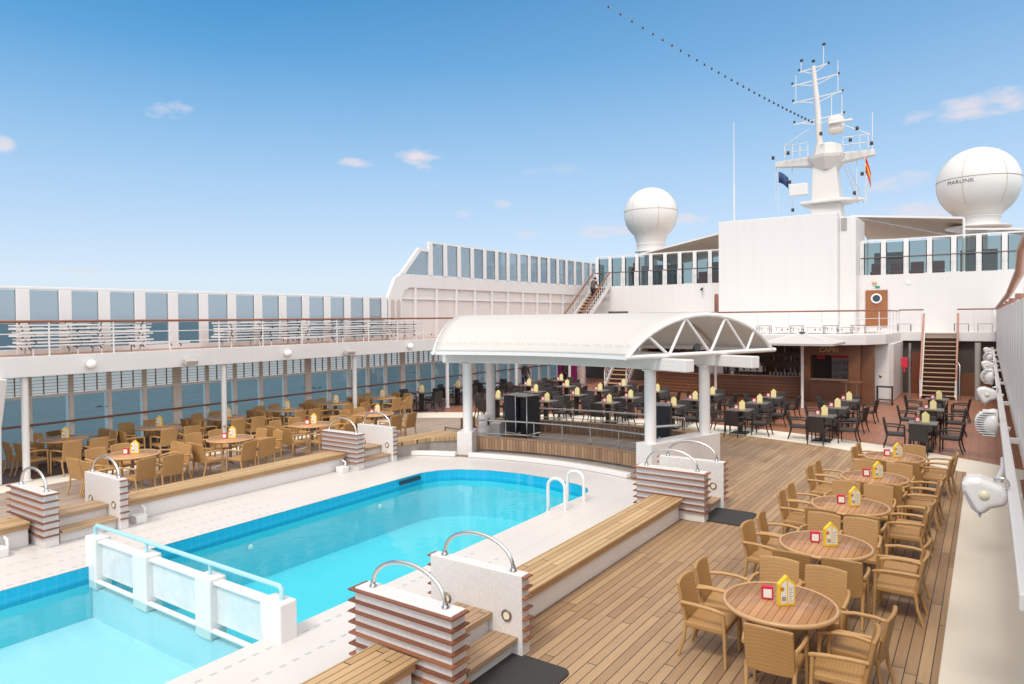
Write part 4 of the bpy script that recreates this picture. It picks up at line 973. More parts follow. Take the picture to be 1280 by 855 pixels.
def arc_rail(name, label, r, t0, t1, z0, h, m, post):
    th = thing(name, label, 'railing', pol(r, t0, z0))
    n = 24; P = [Vector(pol(r, t0 + (t1 - t0) * i / n, z0)) for i in range(n + 1)]; U = Vector((0, 0, h))
    path = [P[-1] + Vector((0, 0, .05))] + [P[-1] + U * .9] + [p + U for p in P[::-1]][0:]
    under(MB().tube(path, .026, 8).build('handrail', m), th)
    under(MB().tube([p + U * .55 for p in P], .014, 6).build('mid_bar', m), th)
    k = max(2, int(post))
    for i in range(k): q = Vector(pol(r, t0 + (t1 - t0) * i / (k - 1), z0)); under(MB().tube([q, q + U], .016, 6).build('post', m), th)
arc_rail('stage_railing', 'curved stainless railing along the front of the stage', 9.2, -17.5, 14.5, .02, .82, STEEL, 7)
arc_rail('stage_railing', 'low curved stainless railing on the band behind the stage', 12.9, -14, 8, .1, .62, STEEL, 5)

#==POOLSIDE==
# ------------------------------------------------------------------ step-over walls, benches and steps round the pool
WX = [(-5.48, -4.17), (-14.03, -12.72)]
def stepwall(name, label, x0, x1, y0, y1, slat_left, slat_right, slat_front):
    """white wall across a bench; slats wrap the named faces"""
    th = thing(name, label, 'low wall', ((x0 + x1) / 2, (y0 + y1) / 2, 0))
    hh = .89
    under(MB().box(x0, x1, y0, y1, 0, hh).build('wall', MOSAIC, None, .008), th)
    for i in range(7):
        z = hh - .01 - i * .114; e = .052; s = MB()
        zt, zb = z, z - .019
        if slat_front: s.box(x0 - (e if slat_left else 0), x1 + (e if slat_right else 0), y0 - e, y0 - .001, zb, zt)
        if slat_left: s.box(x0 - e, x0 - .001, y0 + (0 if slat_front else 0), y1, zb, zt)
        if slat_right: s.box(x1 + .001, x1 + e, y0, y1, zb, zt)
        under(s.build('wooden_slat', WOODR, None, .004), th)
    ym = (y0 + y1) / 2; a = Vector((x0 + .16, ym, hh)); b = Vector((x1 - .16, ym, hh)); pts = []
    for i in range(25):
        t = i / 24; pts.append(Vector((a.x + (b.x - a.x) * (.5 - .5 * math.cos(math.pi * t)), ym, hh + .34 * math.sin(math.pi * t) ** .85)))
    under(MB().tube(pts, .022, 10).build('arched_handrail', mat('brushed_steel', (.72, .68, .64), .25, 1.)), th)
    under(MB().lathe([(.04, 0), (.04, .02), (.028, .03), (.028, .06)], a, 12).lathe([(.04, 0), (.04, .02), (.028, .03), (.028, .06)], b, 12).build('rail_socket', STEEL), th)
    return th
def roundlamps(th, x0, x1, y):
    for x in (x0 + .25, x1 - .20):
        mm = Matrix.Translation((x, y, .42)) @ Matrix.Rotation(R(90), 4, 'X')
        under(MB().lathe([(.045, 0), (.066, 0), (.066, .015), (.045, .015), (.045, 0)], n=20, m=mm, cap=False).build('lamp_bezel', mat('bezel_bronze', (.30, .24, .18), .35, .7)), th)
        under(MB().lathe([(.001, .008), (.046, .008)], n=20, m=mm, cap=False).build('lamp_lens', mat('warm_lens', (.85, .76, .60), .2)), th)
def gatepair(xr, ya, yb, lab, pool_side):
    x0, x1 = xr
    a = stepwall('step_wall', lab[0], x0, x1, ya, ya + .22, True, True, True)
    b = stepwall('step_wall', lab[1], x0, x1, yb, yb + .15, True, True, False)
    roundlamps(b, x0, x1, yb - .001)
    st = thing('steps', lab[2], 'steps', ((x0 + x1) / 2, (ya + yb) / 2, 0))
    xm = (x0 + x1) / 2; y0, y1 = ya + .29, yb - .002
    under(MB().box(xm - .20, xm + .20, y0, y1, 0, .345).box(xm - .52, xm - .201, y0, y1, 0, .155).box(xm + .201, xm + .52, y0, y1, 0, .155).build('riser_block', WHITE, None, .006), st)
    under(MB().box(xm - .26, xm + .26, y0, y1, .346, .41).build('tread', TEAKS, None, .006), st)
    under(MB().box(xm - .60, xm - .262, y0, y1, .156, .21).build('tread', TEAKS, None, .006), st); under(MB().box(xm + .262, xm + .60, y0, y1, .156, .21).build('tread', TEAKS, None, .006), st)
gatepair(WX[0], 5.0, 6.20, ('striped white step wall with arched rail at the bottom centre, nearest the camera', 'plain white step wall with round lamps, beside the nearest striped wall', 'two teak steps between the nearest pair of step walls'), -1)
gatepair(WX[0], 12.08, 13.18, ('striped white step wall with arched rail at the far end of the long bench', 'plain white step wall with round lamp at the foot of the right canopy plinth', 'teak steps between the far starboard pair of step walls'), -1)
gatepair(WX[1], 4.92, 6.12, ('striped white step wall with arched rail at the far left by the pool', 'plain white step wall with two round lamps at the left of the pool', 'teak steps between the left pair of step walls'), 1)
gatepair(WX[1], 11.76, 12.98, ('striped white step wall with arched rail in front of the far port tables', 'plain white step wall with arched rail left of the canopy column', 'teak steps between the far port pair of step walls'), 1)
def bench(label, x0, x1, y0, y1, recess=.09):
    th = thing('bench', label, 'bench', ((x0 + x1) / 2, (y0 + y1) / 2, 0))
    under(MB().box(x0 + recess, x1 - recess, y0, y1, 0, .289).build('base', WHITE, None, .006), th)
    under(MB().box(x0 + .035, x1 - .035, y0, y1, .29, .375).build('apron', mat('apron_wood', (.42, .25, .12), .5, noise=.2, nscale=3), None, .004), th)
    under(MB().box(x0, x1, y0, y1, .376, .412).build('seat', TEAKB, None, .006), th)
    return th
bench('long teak topped bench between the pool and the starboard tables', -5.12, -4.53, 6.42, 12.01)
bench('teak topped bench end at the bottom edge, beside the nearest striped wall', -5.12, -4.53, 1.0, 4.93)
bench('long teak topped bench in front of the port tables', -13.68, -13.05, 6.34, 11.69)
bench('teak topped bench at the left frame edge', -13.68, -13.05, 1.5, 4.85)
tl = thing('bench', 'angled teak bench corner left of the canopy column', 'bench', (-12.9, 14.6, 0))
bp = [(-13.6, 13.2), (-13.0, 13.2), (-12.75, 14.45), (-12.05, 15.1), (-12.2, 15.55), (-13.4, 15.6)]
under(MB().prism(bp, .30, .41).build('seat', TEAKB, None, .006), tl)
under(MB().prism([(x * .985 - .21, y * 1.0 + .03) for x, y in bp], 0, .299).build('base', CONC), tl)
# drain boxes along the port bench foot
db = None
for y, lab in ((4.35, 'small white drain box at the foot of the bench, far left'), (6.55, 'small white drain box right of the left white step wall'), (11.45, 'small white drain box left of the far port striped wall')):
    if db is None:
        db = thing('drain_box', lab, 'drain box', (-12.92, y, 0), 0, 'drain boxes by the bench foot'); MB().box(-.12, .12, -.1, .1, 0, .14).build('box', WHITE2, db, .01); MB().tube([(-.05, .14, .0), (-.05, .14, .22), (-.18, .14, .25)], .025).build('pipe', WHITE2, db)
    else: dup(db, (-12.92, y, 0), 0, lab)
# rubber mats
def rmat(lab, x, y, w_, d):
    r_ = .12; pts = []
    for (cx_, cy_, a0) in ((w_ / 2 - r_, d / 2 - r_, 0), (-w_ / 2 + r_, d / 2 - r_, 90), (-w_ / 2 + r_, -d / 2 + r_, 180), (w_ / 2 - r_, -d / 2 + r_, 270)):
        for a in range(0, 91, 15): pts.append((x + cx_ + r_ * math.cos(R(a0 + a)), y + cy_ + r_ * math.sin(R(a0 + a))))
    tag(MB().prism(pts, 0, .014).build('rubber_mat', MATB), lab, 'mat', 'rubber mats at the steps')
rmat('black rubber mat at the foot of the nearest steps', -3.95, 5.75, .78, .98)
rmat('black rubber mat at the foot of the far starboard steps', -3.92, 12.70, .80, .95)

# pool divider
dv = thing('pool_divider', 'white divider wall with mesh panels and pale blue rail across the pool', 'pool divider', (-9, 5, 0))
yd0, yd1 = 4.93, 5.17
for x0, x1, z0, z1 in ((-7.02, -6.64, -.9, .45), (-8.38, -8.04, -.33, .45), (-9.94, -9.58, -.33, .45), (-11.34, -11.02, -.33, .45)):
    under(MB().box(x0, x1, yd0, yd1, z0, z1).build('pier', WHITE2, None, .02), dv)
PNL = mat('mesh_panel', (.72, .76, .76), .5, noise=.06, nscale=2)
def meshpanel():
    m = bpy.data.materials.new('net_panel'); m.use_nodes = True; t = m.node_tree; b = t.nodes['Principled BSDF']; b.inputs['Base Color'].default_value = (.80, .82, .82, 1); b.inputs['Roughness'].default_value = .4
    tr = t.nodes.new('ShaderNodeBsdfTransparent'); mx = t.nodes.new('ShaderNodeMixShader')
    g = t.nodes.new('ShaderNodeNewGeometry'); n = t.nodes.new('ShaderNodeTexNoise'); n.inputs['Scale'].default_value = 2.2; n.inputs['Detail'].default_value = 3; t.links.new(g.outputs['Position'], n.inputs['Vector'])
    mr = t.nodes.new('ShaderNodeMapRange'); mr.inputs[1].default_value = .3; mr.inputs[2].default_value = .7; mr.inputs[3].default_value = .18; mr.inputs[4].default_value = .48; t.links.new(n.outputs[0], mr.inputs[0])
    t.links.new(mr.outputs[0], mx.inputs[0]); t.links.new(b.outputs[0], mx.inputs[1]); t.links.new(tr.outputs[0], mx.inputs[2]); t.links.new(mx.outputs[0], t.nodes['Material Output'].inputs[0]); return m
NET = meshpanel()
for x0, x1 in ((-8.039, -7.021), (-9.579, -8.381), (-11.019, -9.941)):
    under(MB().box(x0, x1, 5.03, 5.045, -.13, .37).build('net_panel', NET), dv)
    under(MB().box(x0, x1, yd0 + .05, yd1 - .05, .371, .41).build('cap_rail', WHITE2, None, .008), dv)
    under(MB().box(x0, x1, yd0 + .0, yd0 + .07, -.22, -.18).build('bottom_beam', WHITE2, None, .01), dv)
under(MB().box(-11.22, -6.95, yd0 + .04, yd1 - .02, -.90, -.335).build('lower_wall', POOLS), dv)
BLUER = mat('pale_blue_rail', (.36, .64, .72), .3)
rp = [Vector((-6.76, 5.05, .45)), Vector((-6.76, 5.05, .56)), Vector((-6.80, 5.05, .60)), Vector((-11.2, 5.05, .60)), Vector((-11.25, 5.05, .57)), Vector((-11.25, 5.05, .45))]
under(MB().tube(rp, .03, 10).build('handrail', BLUER), dv)
for x in (-8.21, -9.76): under(MB().tube([(x, 5.05, .45), (x, 5.05, .60)], .022, 8).build('rail_post', BLUER), dv)
# pool ladders
def ladder_loop(y):
    return [Vector((-7.06, y, WZ - .3)), Vector((-7.06, y, .42))] + [Vector((-7.06 + .19 * (1 - math.cos(R(a))), y, .42 + .17 * math.sin(R(a)))) for a in range(15, 180, 15)] + [Vector((-6.68, y, .42)), Vector((-6.68, y, 0))]
pl = thing('pool_ladder', 'white looped pool ladder at the right edge of the pool', 'pool ladder', (-6.7, 11.8, 0))
for y in (11.45, 12.2): under(MB().tube(ladder_loop(y), .032, 10).build('rail_loop', WHITE2), pl)
for z in (-.1, -.35, -.6): under(MB().box(-7.12, -7.02, 11.45, 12.2, z, z + .03).build('rung', WHITE2), pl)
# pool fittings
for x, y, z, lab in ((-11.2, 7.7, -.48, 'round pale underwater lamp on the port pool wall, nearer'), (-11.2, 11.0, -.48, 'round pale underwater lamp on the port pool wall, farther')):
    tag(MB().lathe([(.001, .02), (.04, .02), (.055, 0)][::-1], n=16, m=Matrix.Translation((x, y, z)) @ Matrix.Rotation(R(90), 4, 'Y')).build('pool_lamp', mat('pool_lamp', (.85, .92, .88), .3)), lab, 'pool lamp', 'underwater pool lamps')
for y, lab in ((5.6, 'dark overflow slot in the pool wall behind the divider'), (12.0, 'dark overflow slot in the far port corner of the pool wall')):
    tag(MB().box(-11.225, -11.19, y - .35, y + .35, -.14, -.05).build('overflow_slot', mat('slot_dark', (.02, .04, .07), .4)), lab, 'overflow slot', 'pool overflow slots')

#==FURNITURE==
# ------------------------------------------------------------------ chairs
def make_chair(name, w1, w2, label):
    t = thing(name, label, 'armchair')
    # seat: slightly domed woven pad with apron
    MB().box(-.235, .235, -.20, .235, .335, .405).build('seat', w1, t, .02, 3)
    b = MB(); n = 8; vs = []; fs = []
    for i in range(n + 1):
        x = -.225 + .45 * i / n; cv = .028 * (1 - (2 * i / n - 1) ** 2)
        for (yy, zz) in ((-.215, .345), (-.18, .345), (-.255, .80), (-.295, .80)):
            vs.append((x, yy - cv - (.0 if zz < .5 else .012), zz + (.015 * (1 - (2 * i / n - 1) ** 2) if zz > .5 else 0)))
    for i in range(n):
        a, c = i * 4, i * 4 + 4
        for j in range(4): fs.append((a + j, a + (j + 1) % 4, c + (j + 1) % 4, c + j))
    fs += [(0, 1, 2, 3), (n * 4 + 3, n * 4 + 2, n * 4 + 1, n * 4)]
    b.add(vs, fs); b.build('backrest', w1, t, .012, 2)
    for s in (-1, 1):
        MB().tube([(s * .245, .235, 0), (s * .245, .225, .34), (s * .25, .215, .575)], .018, 8, .021).build('leg', w2, t)
        MB().tube([(s * .215, -.29, 0), (s * .215, -.225, .2), (s * .22, -.20, .40)], .017, 8, .022).build('leg', w2, t)
        MB().tube([(s * .235, -.245, .60), (s * .262, -.1, .612), (s * .268, .08, .606), (s * .255, .225, .582), (s * .25, .235, .572)], .021, 8).build('armrest', w2, t)
    return t
used = {}
def put_chair(kind, x, y, rz, label, group):
    if kind not in used:
        t = make_chair('wicker_armchair', WICK, WICKARM, label) if kind == 'tan' else make_chair('black_armchair', BWICK, BWFR, label)
        t.location = (x, y, 0); t.rotation_euler = (0, 0, rz); t['label'] = label; t['group'] = group; used[kind] = t; return t
    return dup(used[kind], (x, y, 0), rz, label, group)
def jit(a): return random.uniform(-a, a)

def make_round_table(label, group):
    t = thing('round_table', label, 'table', group=group)
    MB().lathe([(.001, .712), (.53, .712), (.53, .742), (.001, .742)], n=48, cap=False).build('tabletop', TTOP, t)
    MB().lathe([(.531, .705), (.552, .700), (.566, .715), (.566, .735), (.552, .749), (.531, .746), (.531, .705)], n=48, cap=False).build('rim', mat('rim_wood', (.55, .33, .16), .35, noise=.1), t)
    MB().lathe([(.035, .1), (.035, .70)], n=14).lathe([(.12, .70), (.12, .711)], n=14).build('pedestal', mat('table_leg', (.30, .27, .25), .35, .8), t)
    for k in range(4):
        a = R(45 + 90 * k); MB().tube([(.02 * math.cos(a), .02 * math.sin(a), .16), (.2 * math.cos(a), .2 * math.sin(a), .06), (.34 * math.cos(a), .34 * math.sin(a), .02)], .018, 7).build('foot', MATS['table_leg'], t)
    return t
def make_square_table(label, group):
    t = thing('square_table', label, 'table', group=group)
    MB().box(-.35, .35, -.35, .35, .715, .745).build('tabletop', BTOP, t, .006)
    MB().box(-.07, .07, -.07, .07, .03, .714).build('pedestal', BWFR, t, .01); MB().box(-.24, .24, -.24, .24, 0, .03).build('base_plate', BWFR, t, .006)
    return t
MENU = [None, None, None, None]
def menu_card(kind, x, y, z, rz, label, group):
    """tent-shaped menu with a pointed top; kind 0 detailed (round tables), 1 plain"""
    k = 0 if kind else 1
    if MENU[k] is None:
        t = thing('menu_card', label, 'menu card')
        fr = YEL if kind else YELP
        out = [(-.07, 0), (.07, 0), (.07, .17), (0, .235), (-.07, .17)]
        mA = Matrix(((1, 0, 0, 0), (0, 0, 1, 0), (0, 1, 0, 0), (0, 0, 0, 1)))
        MB().prism(out, -.022, .022, mA).build('card', fr, t, .003)
        f = MB()
        for s_ in (-.0235, .0225):
            f.prism([(-.055, .02), (-.005, .02), (-.005, .205), (-.055, .165)], s_, s_ + .001, mA); f.prism([(.008, .02), (.055, .02), (.055, .16), (.008, .20)], s_, s_ + .001, mA)
        if kind:
            f.build('printed_panel', PAPER, t)
            g = MB()
            for s_ in (-.0245, .0235):
                for i in range(7): g.box(.014, .014 + random.uniform(.02, .036), s_, s_ + .001, .035 + i * .017, .040 + i * .017)
                g.box(-.048, -.012, s_, s_ + .001, .04, .075)
            g.build('print_lines', mat('print_grey', (.35, .33, .28), .6), t)
            MB().lathe([(.001, 0), (.018, 0)], n=12, cap=False, m=Matrix.Translation((-.045, -.0252, .135)) @ Matrix.Rotation(R(90), 4, 'X')).build('badge', mat('badge_orange', (.65, .22, .02), .5), t)
        else:
            f.build('printed_panel', mat('cream_print', (.82, .74, .45), .6), t)
        MENU[k] = t; t.scale = (1.25, 1.25, 1.3)
        t.location = (x, y, z); t.rotation_euler = (0, 0, rz); t['label'] = label; t['group'] = group; return t
    return dup(MENU[k], (x, y, z), rz, label, group)
def card_box(x, y, z, rz, label, group, cup=False):
    if MENU[2] is None:
        t = thing('card_holder', label, 'card holder')
        MB().box(-.042, .042, -.02, .02, 0, .10).build('holder', RED, t, .003); MB().box(-.030, .030, -.0215, -.0205, .015, .08).box(-.030, .030, .0205, .0215, .015, .08).build('card', PAPER, t)
        MENU[2] = t; t.scale = (1.35, 1.35, 1.35); t.location = (x, y, z); t.rotation_euler = (0, 0, rz); t['group'] = group; return t
    return dup(MENU[2], (x, y, z), rz, label, group)
TA = {}
def put_table(kind, x, y, label, group):
    if kind not in TA:
        TA[kind] = (make_round_table if kind == 'round' else make_square_table)(label, group); TA[kind].location = (x, y, 0); return TA[kind]
    return dup(TA[kind], (x, y, 0), 0, label, group)

ordn = ['nearest', 'second nearest', 'middle', 'second farthest', 'farthest']
FACE = R(-28)
RIGHT = [(-1.76, 7.39), (-1.72, 9.60), (-1.76, 11.80), (-1.70, 14.05), (-1.60, 16.3)]
for i, (x, y) in enumerate(RIGHT):
    tn = 'the %s starboard round table' % ordn[i]
    put_table('round', x, y, '%s round wooden table in the starboard row' % ordn[i], 'round wooden tables')
    menu_card(1, x + .07, y - .04, .745, R(38) + jit(.1), 'yellow pointed menu card on %s' % tn, 'menu cards on round tables')
    card_box(x - .13, y + .02, .745, R(20), 'small red card holder on %s' % tn, 'red card holders')
    RL = [(-.74, .0), (-.74, .18), (-.74, .04), (-.80, .02), (-.52, .3)][i]; RR = [(.66, -.38), (.80, .06), (.76, .12), (.74, -.15), (.74, .2)][i]
    FY = [.86, .96, 1.08, .93, 1.0][i]; NY = [-.49, -.43, -.45, -.45, -.5][i]
    S = [(RL[0] + .02, RL[1] + .56, -90, 'left side, farther chair'), (RL[0], RL[1], -90, 'left side, nearer chair'), (RR[0] + .03, RR[1] + .56, 90, 'right side, farther chair'), (RR[0], RR[1], 90, 'right side, nearer chair'),
         (-.28, FY, 180, 'far side, left chair'), (.27, FY, 180, 'far side, right chair'), (.10 if i == 0 else -.26, NY, 0, 'near side, left chair' if i else 'near side, single chair')]
    if i: S.append((.26, NY, 0, 'near side, right chair'))
    if i == 4: S = [q for k, q in enumerate(S) if k != 4]
    for dx, dy, a, lab in S:
        put_chair('tan', x + dx + jit(.03), y + dy + jit(.03), R(a) + jit(.08), 'tan wicker armchair at %s, %s' % (tn, lab), 'tan wicker armchairs')
L1 = [(-15.80, 7.9), (-15.75, 10.3), (-15.85, 12.95), (-15.85, 15.45)]
L2 = [(-19.45, 8.0), (-19.3, 10.35), (-19.3, 12.5), (-19.25, 14.65), (-19.2, 16.7), (-19.0, 18.8)]
on1 = ['leftmost', 'second', 'third', 'rightmost']; on2 = ['leftmost', 'second', 'third', 'fourth', 'fifth', 'rightmost']
for row, lst, on, rn in ((0, L1, on1, 'front port row'), (1, L2, on2, 'window row')):
    for i, (x, y) in enumerate(lst):
        tn = 'the %s table of the %s' % (on[i], rn)
        put_table('round', x, y, '%s round wooden table of the %s' % (on[i], rn), 'round wooden tables')
        menu_card(1, x + .02, y + .05, .745, R(40) + jit(.3), 'yellow menu card on %s' % tn, 'menu cards on round tables')
        if row == 0: card_box(x - .08, y - .10, .745, R(40), 'small red card holder on %s' % tn, 'red card holders')
        S = [(.85, -.30, 90, 'bench side, left'), (.87, .33, 90, 'bench side, right'), (-.85, -.30, -90, 'window side, left'), (-.85, .32, -90, 'window side, right'),
             (-.30, -.86, 0, 'left end, outer'), (.33, .86, 180, 'right end, inner')]
        S.append((-.33, .88, 180, 'right end, outer')); S.append((.30, -.84, 0, 'left end, inner'))
        if row == 1: S[2] = (-.78, -.30, -90, 'window side, left'); S[3] = (-.78, .32, -90, 'window side, right')
        if row == 0 and i == 3: S = S[:5] + S[7:]
        for dx, dy, a, lab in S:
            put_chair('tan', x + dx + jit(.05), y + dy + jit(.05), R(a) + jit(.16), 'tan wicker armchair at %s, %s' % (tn, lab), 'tan wicker armchairs')
# black tables forward
colx = [(-1.45, [21.9, 25.1, 28.2], 'first'), (-4.02, [22.0, 24.15, 26.4], 'second'), (-6.45, [22.1, 24.15, 26.0], 'third'), (-8.65, [21.95, 24.0, 25.9], 'fourth'),
        (-10.87, [21.65, 23.4, 25.9], 'fifth'), (-13.0, [21.0, 23.2, 25.1, 27.3], 'sixth'), (-15.0, [20.8, 23.4, 25.9], 'seventh'), (-16.7, [25.5, 28.3], 'eighth'), (-18.95, [21.0, 23.3, 25.8], 'ninth')]
rowo = ['nearest', 'second', 'third', 'fourth']
for x, ys, cnm in colx:
    for i, y in enumerate(ys):
        tn = '%s square table of the %s row from starboard' % (rowo[i], cnm)
        put_table('square', x, y, 'dark square table, %s in the %s row from starboard' % (rowo[i], cnm), 'dark square tables')
        menu_card(0, x + .06, y - .02, .745, R(15) + jit(.25), 'pale yellow menu card on the %s' % tn, 'menu cards on square tables')
        card_box(x - .14, y + .03, .745, R(20), 'small red card holder on the %s' % tn, 'red card holders')
        for dx, dy, a, lab in ((-.66, .02, -90, 'left'), (.66, .0, 90, 'right'), (0, -.64, 0, 'near'), (.02, .66, 180, 'far')):
            put_chair('black', x + dx + jit(.05), y + dy + jit(.05), R(a) + jit(.18), 'black armchair, %s side of the %s' % (lab, tn), 'black woven armchairs')

# low lounge chair on the teak left of the canopy column
lc = thing('low_lounge_chair', 'low brown wooden lounge chair left of the canopy column', 'lounge chair', (-13.1, 16.3, 0), R(80))
WB = mat('lounge_brown', (.20, .12, .07), .5)
MB().box(-.28, .28, -.25, .3, .22, .27).build('seat', WB, lc, .01); MB().box(-.28, .28, -.32, -.27, .25, .75).build('backrest', WB, lc, .01)
for s in (-1, 1): MB().tube([(s * .32, -.3, .0), (s * .32, -.3, .42), (s * .32, .38, .42), (s * .32, .38, .02), (s * .32, -.3, .02)], .025, 6).build('side_frame', WB, lc)

# cabinets and bin on the stage
sc_ = thing('equipment_rack', 'tall dark equipment rack with a metal frame on the left of the stage', 'equipment rack', (-12.15, 18.0, 0), R(-8)); sc_.scale = (.92, .92, 1.12)
MB().box(-.42, .1, -.3, .35, .12, 1.12).build('case', mat('rack_blue', (.035, .04, .055), .6), sc_, .01); MB().box(.24, .60, -.2, .4, .06, 1.12).build('case', BLACKF, sc_, .01)
MB().tube([(.12, -.3, .06), (.12, -.3, 1.14), (.12, .35, 1.14), (.12, .35, .06)], .02, 6).tube([(.62, -.3, .06), (.62, -.3, 1.14), (.12, -.3, 1.14)], .02, 6).tube([(-.45, -.33, .1), (.62, -.33, .1), (.62, .38, .1)], .02, 6).build('trolley_frame', STEEL, sc_)
MB().box(-.45, .64, -.33, .4, 1.145, 1.165).build('top', mat('rack_top', (.40, .36, .33), .4), sc_, .004)
for x in (-.38, .55):
    for y in (-.28, .33): MB().lathe([(.045, 0), (.045, .05)], (x, y, 0), 8).build('wheel', DARKM, sc_)
bs = thing('speaker_cabinet', 'black upright speaker cabinet with grey top behind the right canopy column', 'speaker', (-7.25, 17.5, 0), R(15))
MB().box(-.30, .30, -.28, .28, .0, 1.34).build('cabinet', BLACKF, bs, .012); MB().box(-.305, .305, -.285, .285, 1.341, 1.37).build('top', mat('rack_top2', (.42, .38, .36), .4), bs, .004)
MB().lathe([(.001, .01), (.03, .01), (.03, 0)][::-1], n=12, m=Matrix.Translation((.02, -.28, .5)) @ Matrix.Rotation(R(90), 4, 'X')).build('knob', STEEL, bs)
tb = thing('litter_bin', 'white round litter bin beside the left canopy column', 'bin', (-12.35, 16.45, .02))
MB().lathe([(.001, .0), (.17, .0), (.165, .42), (.16, .44)], n=24, cap=False).build('body', WHITE2, tb)
MB().lathe([(.16, .441), (.17, .46), (.165, .80), (.001, .82)], n=24, cap=False).build('lid', WHITE2, tb); MB().box(.10, .172, -.06, .03, .52, .72).build('opening', DARKM, tb)
tag(MB().tube([(-6.95, 16.4, .05), (-6.95, 16.4, .85), (-6.9, 16.45, .92), (-6.45, 16.75, .95)], .03, 8).build('stage_grab_rail', WHITE2), 'bent white handrail at the stage end by the speaker cabinet', 'grab rail')

#==LOUNGERS==
# sun lounger stacks on the port promenade
def make_lounger(label):
    t = thing('sun_lounger', label, 'sun lounger')
    fr = MB(); fr.bar((-.80, -.25, .10), (.80, -.25, .10), .035, .035).bar((-.80, .25, .10), (.80, .25, .10), .035, .035).bar((-.80, -.25, .10), (-.80, .25, .10), .035).bar((.80, -.25, .10), (.80, .25, .10), .035)
    fr.build('frame', WHITE2, t)
    MB().box(-.78, .18, -.235, .235, .095, .11).build('sling', LOUNGE, t); MB().box(.22, .80, -.235, .235, .12, .135).build('backrest', LOUNGE, t)
    for x in (-.55, .5):
        for y in (-.25, .25): MB().bar((x, y, .09), (x + .05, y, .0), .022).build('leg', DARKM, t)
    return t
SL0 = None
stk = [(-19.35, 7.75, 8, 'leftmost stack'), (-19.3, 9.3, 8, 'second stack from the left'), (-19.35, 13.1, 7, 'third stack from the left'), (-19.3, 14.5, 8, 'fourth stack from the left'), (-19.35, 16.0, 8, 'fifth stack from the left'),
       (-19.3, 17.5, 8, 'sixth stack from the left'), (-19.35, 19.0, 8, 'stack second from the screen wall'), (-19.3, 20.2, 7, 'stack nearest the screen wall')]
cnt = ['bottom', 'second', 'third', 'fourth', 'fifth', 'sixth', 'seventh', 'top']
for x, y, n, nm in stk:
    for k in range(n):
        lab = 'white sun lounger, %s of the %s on the promenade' % (cnt[k] if k < n - 1 else 'topmost', nm)
        loc = (x + jit(.05), y + jit(.07), UD1 + .16 + k * .085)
        if SL0 is None: SL0 = make_lounger(lab); SL0.location = loc; SL0.rotation_euler = (0, 0, R(90)); SL0['group'] = 'stacked white sun loungers'
        else: dup(SL0, loc, R(90) + jit(.05) + (math.pi if k % 2 else 0), lab)
    lg_ = MB(); [lg_.tube([(x + a, y + b, UD1), (x + a * .9, y + b, UD1 + .2)], .02, 6) for a in (-.25, .25) for b in (-.5, .5)]
    tag(lg_.build('stack_trestle', WHITE2), 'white trestle legs under the lounger %s' % nm, 'trestle', 'trestles under the loungers')
for x, y, lab in ((-19.1, 10.3, 'single white sun lounger right of the second stack'), (-19.1, 15.2, 'single white sun lounger in front of the middle stacks'), (-19.1, 21.6, 'single white sun lounger by the arched niches')):
    dup(SL0, (x, y, UD1 + .14), R(90), lab)
    
# tables and chairs on the balcony over the bar
for i, (x, y) in enumerate([(-12.6, 32.4), (-11.2, 32.6), (-9.8, 32.4), (-8.4, 32.5), (-7.0, 32.4), (-5.6, 32.5), (-4.7, 33.8)]):
    lab = 'dark table on the balcony above the bar, %s from the port end' % ['first', 'second', 'third', 'fourth', 'fifth', 'sixth', 'last'][i]
    if i == 0:
        FT = thing('side_table', lab, 'table', (x, y, UD1 + .02), 0, 'tables on the balcony above the bar')
        MB().box(-.30, .30, -.2, .2, .34, .36).build('tabletop', DARKM, FT)
        for a_1 in (-.27, .27):
            for b_1 in (-.17, .17): MB().bar((a_1, b_1, 0), (a_1, b_1, .34), .02).build('leg', DARKM, FT)
    else: dup(FT, (x, y, UD1 + .02), 0, lab)
    for s in (-1, 1):
        q = dup(SL0, (x + s * .45, y + .9, UD1 + .15), R(90 * s), 'white lounger on the balcony, %s side behind the %s table' % ('port' if s < 0 else 'starboard', ['first', 'second', 'third', 'fourth', 'fifth', 'sixth', 'last'][i])); q['group'] = 'loungers on the balcony above the bar'
for x, lab in ((-3.3, 'small dark table on the landing left of the starboard stairs'), (-1.0, 'small dark table on the landing right of the starboard stairs'), (-.1, 'small dark table in the starboard corner of the landing')):
    o = dup(FT, (x, 38.0, UD1 + .02), 0, lab, 'tables on the stair landing')

#==STARBOARD==
# ------------------------------------------------------------------ starboard bulwark, lamp bar, floodlights
bw = thing('panelled_bulwark', 'tall white ribbed bulwark at the right frame edge with a thick brown rail', 'bulwark', (.32, 20, 2.1))
under(MB().box(.31, .37, 3.0, 38.4, 2.1, 3.86).build('panel', mat('bulwark_paint', (.84, .79, .74), .4, noise=.03, nscale=1)), bw)
for k in range(32):
    y = 4.2 + k * 1.08
    under(MB().box(.305, .309, y - .012, y + .012, 2.1, 3.86).build('rib', WHITE2, None, .008), bw)
under(MB().tube([(.29, 38.3, 3.92), (.29, 14.5, 4.02), (.285, 9.2, 4.16), (.28, 8.4, 4.34), (.27, 3.2, 4.32)], .05, 10).build('handrail', PINKRAIL), bw)
for y in (7.5, 10, 13, 16, 20, 24, 29, 34): under(MB().box(.26, .36, y - .1, y + .1, 3.861, 3.93).build('rail_bracket', PINKRAIL), bw)
lb = thing('lamp_bar', 'long white bar below the bulwark that carries the floodlights', 'lamp bar', (.2, 20, 2.2))
under(MB().box(.14, .22, 4.5, 37.2, 2.12, 2.22).build('bar', WHITE2, None, .012), lb)
